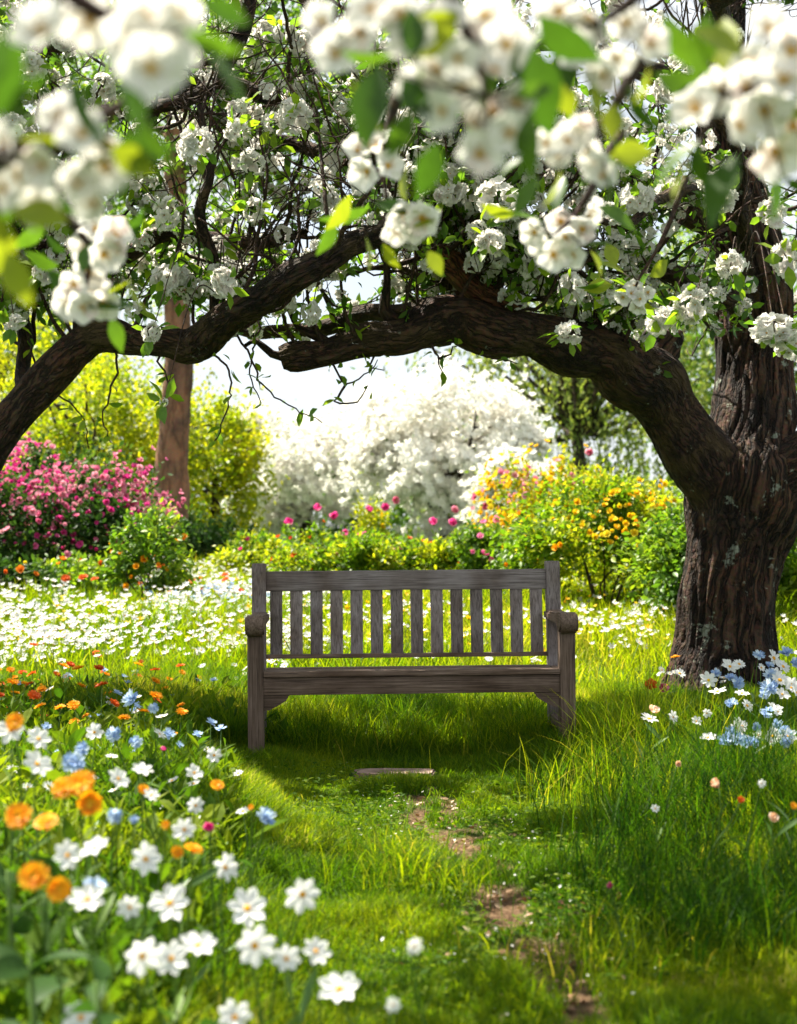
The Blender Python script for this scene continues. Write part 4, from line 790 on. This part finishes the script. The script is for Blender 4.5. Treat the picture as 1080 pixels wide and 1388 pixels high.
def build_grass():
    g = Geo(); x, y = sample(260000, 2.7, 7.4, .1); op = off_path(x, y); so = soil(x, y)
    k = (op < .75) & (rng.random(len(x)) > so * 1.25) & ((np.abs(x + .02) / .20) ** 3 + (np.abs(y - 6.66) / .13) ** 3 > 1); x, y, op = x[k], y[k], op[k]
    n1 = vnoise(x * 3.5, y * 3.5, 21); h = (.018 + .07 * n1 ** 1.8 + .05 * op) * rng.uniform(.6, 1.4, len(x))
    blades(g, x, y, h, rng.uniform(.0022, .0042, len(x)), rng.uniform(.1, 1.0, len(x)), np.clip(.6 * vnoise(x * 3, y * 2, 22) ** 1.3 + .5 * rng.random(len(x)) ** 1.4, 0, .99))
    tag(g.obj("lawn_grass", M['lawn'], None, False), kind="stuff")
    g = Geo(); x, y = sample(340000, 2.3, 9.8, 1.25, .75); op = off_path(x, y); k = (np.hypot(x + .645, y - 6.86) > .15) & (np.hypot(x - .775, y - 6.95) > .07) & (rng.random(len(x)) < np.where(np.abs(x) > .27 * y + .25, .6, 1.) * op * (1.0 - .35 * ((y > 6.9) & (abs(x - .06) < .75)))); x, y, op = x[k], y[k], op[k]
    tall = .5 + .9 * vnoise(x * 1.6, y * 1.6, 31) + .5 * (vnoise(x * 5, y * 5, 32) - .5); d = x - path_x(y)
    h = np.where(d > 0, np.where((y > 4.9) & (d > .8), .12, .19), .18) * tall * (.35 + .65 * op) * rng.uniform(.5, 1.3, len(x)); h *= np.where((y > 6.6) & (y < 7.25) & (abs(x) < .9), .55, 1.0)
    h *= np.where(y < 3.6, .8, 1)
    blades(g, x, y, h, rng.uniform(.0022, .0052, len(x)), rng.uniform(.1, .95, len(x)), np.clip(.75 * vnoise(x * 2.2, y * 1.5, 33) ** 1.4 + .45 * rng.random(len(x)) ** 1.3, 0, .97))
    x, y = sample(185000, 9.6, 24, 1.6, .7); h = .26 * (.4 + 1.2 * vnoise(x * 1.5, y * 1.0, 34)) * rng.uniform(.5, 1.3, len(x))
    blades(g, x, y, h, rng.uniform(.006, .013, len(x)), rng.uniform(.1, .8, len(x)), np.clip(.35 + .3 * vnoise(x, y, 35) + .4 * rng.random(len(x)) ** 1.3, 0, .97))
    tag(g.obj("meadow_grass", M['grass'], None, False), kind="stuff")
    # taller bunches; sunlit yellow and shaded dark painted into the blade tone
    g = Geo()
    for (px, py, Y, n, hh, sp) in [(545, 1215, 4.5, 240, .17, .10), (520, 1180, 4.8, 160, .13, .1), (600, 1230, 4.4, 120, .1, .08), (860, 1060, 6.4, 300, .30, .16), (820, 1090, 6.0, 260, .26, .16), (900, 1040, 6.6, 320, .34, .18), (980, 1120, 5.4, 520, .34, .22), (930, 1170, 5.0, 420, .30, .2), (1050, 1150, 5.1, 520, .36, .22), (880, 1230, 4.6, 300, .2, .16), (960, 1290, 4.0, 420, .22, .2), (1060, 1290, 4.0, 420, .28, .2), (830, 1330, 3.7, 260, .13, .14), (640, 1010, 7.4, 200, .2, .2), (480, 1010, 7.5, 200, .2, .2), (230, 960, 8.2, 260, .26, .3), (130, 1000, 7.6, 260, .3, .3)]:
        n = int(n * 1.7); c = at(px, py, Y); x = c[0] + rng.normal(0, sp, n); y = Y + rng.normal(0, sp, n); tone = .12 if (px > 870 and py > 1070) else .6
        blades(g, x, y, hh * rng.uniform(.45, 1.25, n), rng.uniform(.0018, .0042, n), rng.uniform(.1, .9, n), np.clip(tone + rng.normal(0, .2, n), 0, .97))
    for (bx, by) in ((-.645, 6.97), (.775, 7.03), (-.66, 7.42), (.75, 7.47)):
        n = 420; x = bx + rng.normal(0, .085, n); y = by + rng.normal(0, .07, n) - .03; blades(g, x, y, (.045 if by < 7 else .13) * rng.uniform(.4, 1.25, n), rng.uniform(.002, .0042, n), rng.uniform(.1, .9, n), np.clip(.35 + rng.normal(0, .2, n), 0, .97))
    tag(g.obj("tufted_grass", M['grass'], None, False), kind="stuff")
build_grass()
def meadow_foliage():
    g = Geo(); n = 3000; y = rng.uniform(2.3, 8.6, n); x = -.262 * y * rng.uniform(.30, 1.1, n); k = off_path(x, y) > .75; x, y = x[k], y[k]; n = len(x)
    for _ in range(4):
        z = gh(x, y) + rng.uniform(.0, .16, n); az = rng.uniform(0, 6.28, n); d = np.stack([np.cos(az) * .6, np.sin(az) * .6, rng.uniform(.3, 1.2, n)], 1)
        g.scatter(LEAF_THIN if _ % 4 else LEAF_LO, np.stack([x, y, z], 1) + rng.normal(0, .015, (n, 3)), leaf_frames(d), rng.uniform(.035, .095, n), np.clip(.75 * vnoise(x * 2.6, y * 2.6, 61) + .3 * rng.random(n), 0, 1))
    n = 2600; y = rng.uniform(3.0, 6.9, n); x = path_x(y) + rng.normal(0, .55, n); k = (vnoise(x * 3, y * 3, 63) > .5) & (soil(x, y) < .5); x, y = x[k], y[k]; n = len(x)      # clover and plantain in the turf
    for _ in range(3):
        az = rng.uniform(0, 6.28, n); d = np.stack([np.cos(az), np.sin(az), rng.uniform(.1, .6, n)], 1)
        g.scatter(LEAF_LO, np.stack([x, y, gh(x, y) + rng.uniform(.012, .04, n)], 1), leaf_frames(d, up=1.5), rng.uniform(.012, .03, n), np.clip(.2 + .6 * rng.random(n), 0, 1))
    tag(g.obj("meadow_foliage", M['meadow_leaf'], None, False), kind="stuff")
M['meadow_leaf'] = leafy("meadow_leaf", [(0, (.012, .042, .004)), (.4, (.050, .110, .005)), (1, (.19, .23, .006))], .42, 1.9, .6, .12)
meadow_foliage()
def litter():
    n = 170; y = rng.uniform(3.2, 6.3, n); x = path_x(y) + rng.normal(0, .22, n); g = Geo()
    z = gh(x, y) + rng.uniform(.006, .03, n); V, Q = petal_grid(1, .9, 3, 3, .2); t = Geo(); t.add(V, None, Q)
    g.scatter(t.tmpl(), np.stack([x, y, z], 1), frames(np.array([[0, 0, 1.]]) + rng.normal(0, .35, (n, 3))), rng.uniform(.006, .012, n), rng.random(n)); tag(g.obj("fallen_petals", M['petal']), kind="stuff")
    n = 520; y = rng.uniform(3.2, 6.6, n); x = path_x(y) + rng.normal(0, .14, n); g = Geo(); g.scatter(LEAF_LO, np.stack([x, y, gh(x, y) + .008], 1), leaf_frames(rsphere(n) * [1, 1, .2]), rng.uniform(.015, .035, n), rng.random(n))
    tag(g.obj("dry_leaves", leafy("dry_leaf", [(0, (.12, .05, .025)), (.6, (.27, .15, .08)), (1, (.42, .30, .20))], .2, 1)), kind="stuff")
litter()

# ------------------------------------------------------------------ flowers
def head(kind, hi=True):
    """two meshes: petals and eye, unit radius, facing +z"""
    p, e = Geo(), Geo(); nu, nv = (5, 5) if hi else (3, 3)
    if kind == 'white':
        ring_petals(p, 7, .08, .92, .50, .10, 0, random.random(), nu, nv, .05, .0, .05, jit=.11, base=.22); dome(e, .17, .13, .02, 0, 12)
    elif kind == 'daisy':
        ring_petals(p, 12, .12, .88, .36, .12, 0, random.random(), 3, nv, .04, 0, .03, jit=.07, base=.35); dome(e, .24, .14, .02, 0, 12)
    elif kind in ('orange', 'rust'):
        ring_petals(p, 12, .06, .94, .50, .05, 0, 0, 3, nv, .02, .1, .06, jit=.1); ring_petals(p, 11, .05, .76, .46, .26, 0, .2, 3, nv, .02, .1, .08, .03, .12)
        ring_petals(p, 9, .04, .5, .36, .6, 0, .4, 3, nv, .0, .1, .08, .05, .15); dome(e, .18, .2, .05, 0, 10)
    elif kind == 'blue':
        ring_petals(p, 9, .06, .94, .50, .2, 0, 0, 3, nv, .05, .25, .08, jit=.14); ring_petals(p, 7, .04, .6, .35, .75, 0, .3, 3, nv, .0, .2, .08, .04, .2); dome(e, .14, .2, .05, 0, 8)
    else:                                                    # cupped pink or red bloom
        ring_petals(p, 6, .04, .95, .85, .55, 0, 0, nu, nv, .35, 0, .05, jit=.1); ring_petals(p, 5, .03, .75, .75, .95, 0, .5, nu, nv, .25, 0, .06, .04, .12); dome(e, .16, .2, .06, 0, 8)
    return p, e
EYE = {'white': 'centre', 'daisy': 'centre', 'orange': 'centre', 'rust': 'rust', 'blue': 'blue', 'pink': 'yellow', 'palepink': 'yellow', 'peach': 'yellow', 'yellow': 'centre'}
PM = {'daisy': 'white'}
HM = {}
def heads(kind):
    if kind not in HM:
        HM[kind] = []
        for _ in range(3):
            p, e = head(kind); HM[kind].append((p.mesh("petals", M[PM.get(kind, kind)]), e.mesh("flower_eye", M[EYE[kind]])))
    return HM[kind]
CATN = {'white': ("cosmos_flower", "white"), 'daisy': ("daisy", "white"), 'orange': ("marigold", "orange"), 'rust': ("marigold", "rust"), 'blue': ("cornflower", "blue"), 'pink': ("pink_flower", "pink"), 'palepink': ("pink_flower", "pale pink"), 'peach': ("peach_flower", "peach"), 'yellow': ("buttercup", "yellow")}
from mathutils import Matrix
def flower(kind, px, py, Y, dia, label, face=(0, -.8, .55), group=None, jit=.25, leafy_=2):
    p = at(px, py, Y); r = dia / 2 * Y / F; bx = p[0] + rng.normal(0, .03); by = Y + rng.uniform(.0, .06); bz = float(gh(bx, by)); base = np.array([bx, by, bz])
    t = thing(CATN[kind][0], label, "flower", tuple(base), group); n = unit(np.array(face) + rng.normal(0, jit, 3)); h = p - base; g = Geo()
    w = catmull([(0, 0, -.02), h * [.2, .2, .45] + rng.normal(0, .008, 3), h * [.75, .75, .82] - n * .01, h - n * r * .12], .03); tube(g, w, np.linspace(.0030, .0020, len(w)) * (1 if Y < 4.5 else .8), 6, rnd=random.random(), bc=False)
    for _ in range(leafy_):
        i = random.randrange(1, max(2, int(len(w) * .8))); g.scatter(LEAF_THIN, w[i][None], leaf_frames(unit(rsphere(1) * [1, 1, .2] + [[0, 0, .7]])), np.array([random.uniform(.06, .12)]), np.array([random.random()]))
    g.obj("stem", M['stem'], t); pm, em = random.choice(heads(kind)); o = link("petals", pm, t); o.location = h; o.scale = (r, r, r * (random.uniform(.45, .75) if kind == 'orange' else random.uniform(.7, 1.5))); o.rotation_euler = Matrix(frames(n[None])[0].tolist()).to_euler()
    e = link("flower_eye", em, t); e.location = o.location; e.scale = o.scale; e.rotation_euler = o.rotation_euler; return t
UP, SIDE, LOWER = (0, -.85, .5), (.3, -.55, .75), (0, -.98, .1)
FL = [
 ('white', 230, 1225, 2.7, 66, "white flower with seven open petals directly above the tight pair of blooms", UP),
 ('white', 335, 1232, 2.75, 66, "open white flower above another of its size, nearest the path's short grass", UP),
 ('white', 410, 1212, 2.85, 58, "round white flower standing alone over the sunny lawn edge", LOWER),
 ('white', 192, 1296, 2.5, 64, "white flower outermost in the row of three overlapping blooms", UP),
 ('white', 232, 1300, 2.55, 58, "white flower in the middle of the row of three overlapping blooms", UP),
 ('white', 268, 1282, 2.6, 60, "white flower overlapping its neighbour, turned towards the path", UP),
 ('white', 345, 1282, 2.6, 66, "white flower tucked under the open bloom, orange eye showing", UP),
 ('white', 388, 1300, 2.6, 46, "half-hidden white flower peeping out behind a larger bloom", SIDE),
 ('white', 428, 1290, 2.7, 48, "white flower seen half side-on over the lowest lone bloom", SIDE),
 ('white', 460, 1342, 2.6, 68, "lowest large white flower, alone beside the dark lawn", UP),
 ('white', 92, 1160, 2.7, 48, "white flower paired low, touching a higher white neighbour", UP),
 ('white', 128, 1150, 2.75, 52, "white flower paired high above the orange clump's lower edge", UP),
 ('white', 197, 1165, 2.8, 54, "white flower seen edge-on, petals flattened like a saucer", SIDE),
 ('white', 118, 1220, 2.6, 58, "white flower nodding edge-on next to the lowest orange clump", SIDE),
 ('white', 176, 1230, 2.7, 40, "small white flower between two larger white blooms", UP),
 ('white', 304, 1176, 3.0, 46, "white flower tilting down the slope towards the lawn", (.5, -.7, .4)),
 ('white', 250, 1125, 3.2, 38, "small white flower above the small orange blooms by the lawn", UP),
 ('white', 263, 1048, 4.0, 30, "white flower with brown eye beside a lone yellow bloom", SIDE),
 ('white', 192, 1044, 3.7, 36, "white flower side-on above the big orange clump", SIDE),
 ('white', 160, 1056, 3.5, 38, "creamy white flower with dark orange eye near the orange clump", SIDE),
 ('white', 50, 1036, 3.3, 50, "big white flower leaning out of the tall grass above the orange clump", SIDE),
 ('white', 52, 1002, 3.6, 40, "white flower behind the big one in the tall grass", SIDE),
 ('white', 15, 990, 3.3, 50, "large pale flower cut by the picture edge under an orange bloom", UP),
 ('white', 290, 1024, 4.6, 26, "lone white flower nearest the bench's front leg", SIDE),
 ('white', 216, 995, 4.8, 24, "small white flower below the blue flowers, seen edge-on", SIDE),
 ('white', 128, 993, 4.4, 30, "small white flower facing out among blue flowers", UP),
 ('white', 265, 1092, 3.6, 28, "dainty white flower under the lone yellow bloom", UP),
 ('white', 205, 1078, 3.6, 26, "small white flower hanging below an orange one, side-on", SIDE),
 ('white', 110, 1380, 2.4, 60, "pale white flower cut off by the bottom edge among dark stems", UP),
 ('white', 318, 1380, 2.5, 56, "white flower cut off by the bottom edge under the open blooms", UP),
 ('white', 560, 1282, 2.4, 30, "single small white flower with brown eye floating over the lawn", (.7, -.6, -.2)),
 ('white', 532, 1362, 2.4, 26, "tiny blurred white flower at the bottom edge of the lawn", UP),
 ('orange', 110, 1062, 3.0, 62, "largest orange bloom atop the dense orange clump", UP),
 ('orange', 86, 1068, 3.0, 54, "orange bloom at the clump's outer shoulder", UP),
 ('orange', 122, 1088, 2.95, 54, "orange bloom low in the dense clump", UP),
 ('orange', 25, 1106, 2.7, 60, "orange bloom nearest the edge under a white flower", UP),
 ('orange', 62, 1114, 2.75, 50, "orange bloom flattened beside the edge bloom", SIDE),
 ('orange', 45, 1188, 2.5, 66, "blurred orange bloom below the white pair", UP),
 ('orange', 80, 1205, 2.5, 54, "dull orange bloom half covered by a white flower", UP),
 ('orange', 262, 1150, 3.1, 40, "orange bloom spread flat above the leaning white flower", SIDE),
 ('orange', 240, 1155, 3.1, 28, "small orange bloom joined to the flat one", UP),
 ('orange', 294, 1064, 4.0, 30, "lone yellow-orange bloom near the lawn, side-on", SIDE),
 ('orange', 195, 1070, 3.7, 28, "orange bloom over a small hanging white flower", SIDE),
 ('orange', 20, 978, 3.3, 40, "round yellow-orange bloom on top of a pale flower at the edge", UP),
 ('orange', 340, 1094, 4.0, 14, "tiny orange bud next to a pale blue flower on the lawn", UP),
 ('orange', 224, 1118, 3.2, 20, "little orange bloom under a blue flower", UP),
 ('blue', 360, 1108, 3.8, 34, "pale blue flower tilted over the lawn beside an orange bud", (.4, -.5, .6)),
 ('blue', 155, 1106, 3.2, 26, "blue flower beside the orange clump", UP),
 ('blue', 128, 1200, 2.8, 40, "pale blue flower over the white saucer bloom", SIDE),
 ('blue', 100, 1034, 3.8, 40, "deep blue flower just above the orange clump", UP),
 ('blue', 112, 1016, 4.0, 28, "small blue flower behind the deep blue one", UP),
 ('blue', 154, 996, 4.6, 26, "blue flower facing out beside a small white flower", UP),
 ('blue', 184, 1006, 4.6, 22, "blue flower low in the grass near a side-on white flower", UP),
 ('blue', 178, 948, 5.4, 30, "bright blue flower at the top of the shaded meadow slope", UP),
 ('blue', 208, 960, 5.4, 18, "tiny blue flower beneath the slope's topmost blue flower", UP),
 ('blue', 182, 1112, 3.3, 18, "small dark blue flower near the pale pink bud", UP),
 ('pink', 282, 1124, 3.4, 22, "small dusky pink bud between white flowers", UP),
 ('pink', 220, 1018, 4.6, 12, "tiny pink bud above the orange-eyed white flowers", UP),
 # right bank
 ('peach', 885, 966, 6.4, 22, "peach flower head above the bank's seed stems", SIDE),
 ('white', 912, 972, 6.4, 22, "white flower beside the peach one on the bank", SIDE),
 ('white', 944, 978, 6.3, 18, "ragged white flower below the trunk on the bank", UP),
 ('peach', 918, 1036, 6.0, 14, "small cream flower lower on the bank", UP),
 ('peach', 974, 1068, 5.4, 24, "orange and lilac flower leaning out of the dark tall grass", (-.5, -.6, .4)),
 ('peach', 1046, 1112, 5.0, 22, "pale tan flower head over the dark tall grass", SIDE),
 ('white', 1032, 1062, 5.2, 14, "round white bud on a stalk in the dark tall grass", UP),
 ('orange', 1076, 1092, 5.0, 18, "small orange flower at the picture edge over the tall grass", UP),
 ('rust', 1004, 1084, 5.2, 12, "tiny rust bud on a slanting stalk in the dark grass", UP),
 ('white', 888, 1096, 5.8, 14, "small white bloom low at the edge of the bright grass", UP),
 ('pink', 826, 1200, 4.6, 12, "single red bud in the short grass beside the path", UP),
 ('pink', 898, 935, 7.6, 22, "dusky pink bloom beside the trunk's root", UP), ('rust', 882, 928, 7.8, 20, "dark red bloom nearest the bench beside the trunk", UP),
]
for k, px, py, Y, dia, lb, fc in FL:
    if px > 820 and Y < 7: Y *= .80 if py > 1000 else .92
    flower(k, px, py, Y, dia * (.70 if k == 'orange' else .93), lb, fc)
# pale blue and white flowers massed at the trunk's foot
for i in range(74):
    px = float(np.clip(rng.normal(1030, 50), 880, 1120)); py = rng.uniform(880, 1015) + max(0, (1000 - px)) * .12; Y = float(np.interp(py, [880, 1010], [7.5, 5.3])); k = random.choice(['blue', 'white', 'white', 'daisy', 'blue', 'blue', 'daisy', 'daisy', 'white', 'blue'])
    flower(k, px, py, Y, rng.uniform(13, 28), {'blue': "pale blue flower in the crowded patch at the old trunk's foot", 'white': "broad white flower in the crowded patch at the old trunk's foot", 'daisy': "daisy in the crowded patch at the old trunk's foot", 'peach': "peach flower in the crowded patch at the old trunk's foot"}[k], random.choice([UP, SIDE]), {'blue': "blue flowers at the old trunk's foot", 'white': "white flowers at the old trunk's foot", 'daisy': "daisies at the old trunk's foot", 'peach': "peach flowers at the old trunk's foot"}[k], .3, 1)

def broad_plant(label, px, py, Y, n, size):
    p = at(px, py, Y); z = float(gh(p[0], Y)); t = thing("broad_leaved_plant", label, "plant", (p[0], Y, z), "broad-leaved plants at the meadow's near edge")
    for k in range(n):
        a = 2 * math.pi * k / n + random.random() * .6; e = random.uniform(.5, 1.25); d = np.array([[math.cos(a), math.sin(a), math.tan(e) * .8]]); Rm = leaf_frames(d, up=.8)[0]
        o = link("leaf", random.choice(DLM), t); q = size * random.uniform(.7, 1.2); o.location = (0, 0, (p[2] - z) * random.uniform(.3, 1.)); o.scale = (q * .9, q, q); o.rotation_euler = Matrix(Rm.tolist()).to_euler()
    g = Geo(); tube(g, [(0, 0, -.03), (.01, 0, (p[2] - z) * .5), (0, 0, p[2] - z)], [.007, .006, .004], 6, bc=False); g.obj("stem", M['stem'], t)
DLM = [leaf_tmpl(w_, f_, c_, 6).mesh("leaf", M['darkleaf']) for w_, f_, c_ in ((.42, .3, .5), (.5, .25, .7))]
broad_plant("dark broad-leaved plant in the corner under the blurred orange blooms", 40, 1290, 2.45, 9, 0.105)
broad_plant("dark broad-leaved plant beneath the row of three white blooms", 130, 1330, 2.3, 8, 0.093)
broad_plant("dark broad-leaved plant under the lowest white blooms by the bottom edge", 270, 1390, 2.4, 7, 0.074)
broad_plant("dark broad-leaved plant in the tall grass at the orange clump", 10, 1180, 2.8, 7, 0.087)

# ---- smaller flowers standing in drifts: one mesh each
def small_mesh(kind, stem_h, r):
    p, e = head(kind, False); g = Geo(); n = unit(np.array([[0, -.45, .9]])); fr_ = frames(n); pos = np.array([[0, 0, stem_h]])
    g.scatter(p.tmpl(), pos, fr_, np.array([r]), np.array([.5])); g.scatter(e.tmpl(), pos, fr_, np.array([r]), np.array([.5]), moff=1)
    tube(g, [(0, 0, -.03), (.006, .004, stem_h * .5), (0, .003, stem_h)], [.0026, .0022, .002], 5, m=2, bc=False)
    return g.mesh(CATN[kind][0], [M[PM.get(kind, kind)], M[EYE[kind]], M['stem']])
SM = {k: [small_mesh(k, h, r) for h, r in ((.20, .026), (.26, .030), (.15, .024))] for k in ('daisy', 'orange', 'rust', 'blue', 'pink')}
def drift(kind, n, fx, fy, label, group, smin=.8, smax=1.35, reject=None):
    c = 0
    while c < n:
        x, y = fx(), fy()
        x = x(y) if callable(x) else x
        if -1.0 < x < .95 and 6.3 < y < 7.7: continue
        o = link(CATN[kind][0], random.choice(SM[kind])); s_ = random.uniform(smin, smax); o.scale = (s_, s_, s_); o.location = (x, y, float(gh(x, y))); o.rotation_euler = (random.gauss(0, .18), random.gauss(0, .18), random.gauss(0, .7)); tag(o, label, "flower", group); c += 1
ru = random.uniform
lft = lambda a, b: (lambda: (lambda y: -.26 * y * ru(a, b)))
drift('daisy', 150, lft(.25, 1.06), lambda: ru(9.2, 13), "white daisy in the sunlit drift beyond the shaded slope", "daisies in the sunlit drift", .65, 1.15)
drift('daisy', 60, lambda: ru(.85, 2.6), lambda: ru(9.0, 12.5), "white daisy in the drift between bench end and old trunk", "daisies between bench and trunk", .65, 1.15)
drift('daisy', 60, lambda: ru(-1.0, .95), lambda: ru(9.2, 13), "white daisy seen between the bench slats", "daisies behind the bench", .65, 1.15)
drift('orange', 44, lft(.45, 1.02), lambda: ru(5.6, 9.0), "small orange flower scattered on the shaded meadow slope", "orange flowers on the shaded slope", .7, 1.1)
drift('rust', 40, lft(.5, 1.02), lambda: ru(6.2, 10.5), "small rust red flower scattered on the meadow slope", "rust flowers on the slope", .7, 1.1)
drift('blue', 44, lft(.4, 1.02), lambda: ru(5.0, 8.6), "small blue flower scattered on the shaded meadow slope", "blue flowers on the shaded slope", .6, 1.0)
drift('rust', 22, lft(.4, .9), lambda: ru(13.5, 16), "orange red flower at the far edge of the white drift", "orange red flowers at the drift's far edge", 1.2, 2.0)
drift('daisy', 44, lft(.35, 1.0), lambda: ru(4.4, 8.2), "small white daisy in the shaded grass of the slope", "daisies on the shaded slope", .6, .9)
drift('orange', 8, lambda: ru(1.5, 2.6), lambda: ru(8.2, 10.5), "small orange flower on the bank by the old trunk", "orange flowers by the trunk", .7, 1.1)
# pink blooms on tall stalks over the low bushes
for px, py, Y, lb in [(433, 692, 18.5, "highest pink bloom at the near end of the low bush row"), (393, 711, 18.5, "pink bloom at the outer end of the low bush row"), (453, 702, 19, "small pink bloom beside the row's highest one"), (499, 693, 18, "magenta bloom over the middle low bush"), (523, 689, 18.5, "mauve bloom next to the magenta one"), (538, 678, 18.5, "pale pink bloom topping the bush row"), (470, 724, 18, "red pink bloom sunk in the low bushes"), (588, 711, 18, "coral bloom in front of the white tree's fork"), (612, 711, 18, "small coral bloom just past the white tree's fork"), (655, 752, 17, "deep pink bloom above the bench's end post"), (615, 692, 18.5, "faint pink bloom against the white flowering tree"), (660, 688, 18.5, "faded pink bloom against white blossom near the yellow bush"), (796, 616, 17, "pale pink bloom on the tallest stalk over the yellow bush")]:
    flower('pink' if 'pale' not in lb and 'faint' not in lb and 'faded' not in lb else 'palepink', px, py, Y, 17, lb, UP, None, .3, 2)
# the far drift, past counting
def carpet(name, mat, n, y0, y1, xa, xb, r0, r1, hmin, hmax, seed):
    y = rng.uniform(y0, y1, n); x = xa + (xb - xa) * rng.random(n); x = x * .27 * y; k = vnoise(x * 1.1, y * 1.1, seed) + .6 * vnoise(x * 4, y * 2.6, seed + 1) > rng.uniform(.62, .98, n); x, y = x[k], y[k]; n = len(x); z = gh(x, y) + rng.uniform(hmin, hmax, n)
    g = Geo(); g.scatter(HEAD_FAR, np.stack([x, y, z], 1), frames(unit(np.array([[0, -.3, .9]]) + rng.normal(0, .35, (n, 3)))), rng.uniform(r0, r1, n), rng.random(n)); tag(g.obj(name, [M[mat], M['centre']]), kind="stuff")
carpet("white_flower_carpet", 'white', 6500, 10.2, 21, -1.05, -.15, .020, .042, .10, .36, 41)
carpet("sparse_white_flower_carpet", 'white', 2600, 11, 20, -.2, 1.0, .020, .042, .12, .32, 43)
carpet("blue_flower_carpet", 'blue', 260, 12.5, 16, -.62, -.25, .03, .05, .15, .3, 45)
carpet("yellow_flower_carpet", 'yellow', 900, 11, 20, -1.0, 1.0, .02, .04, .12, .3, 47)
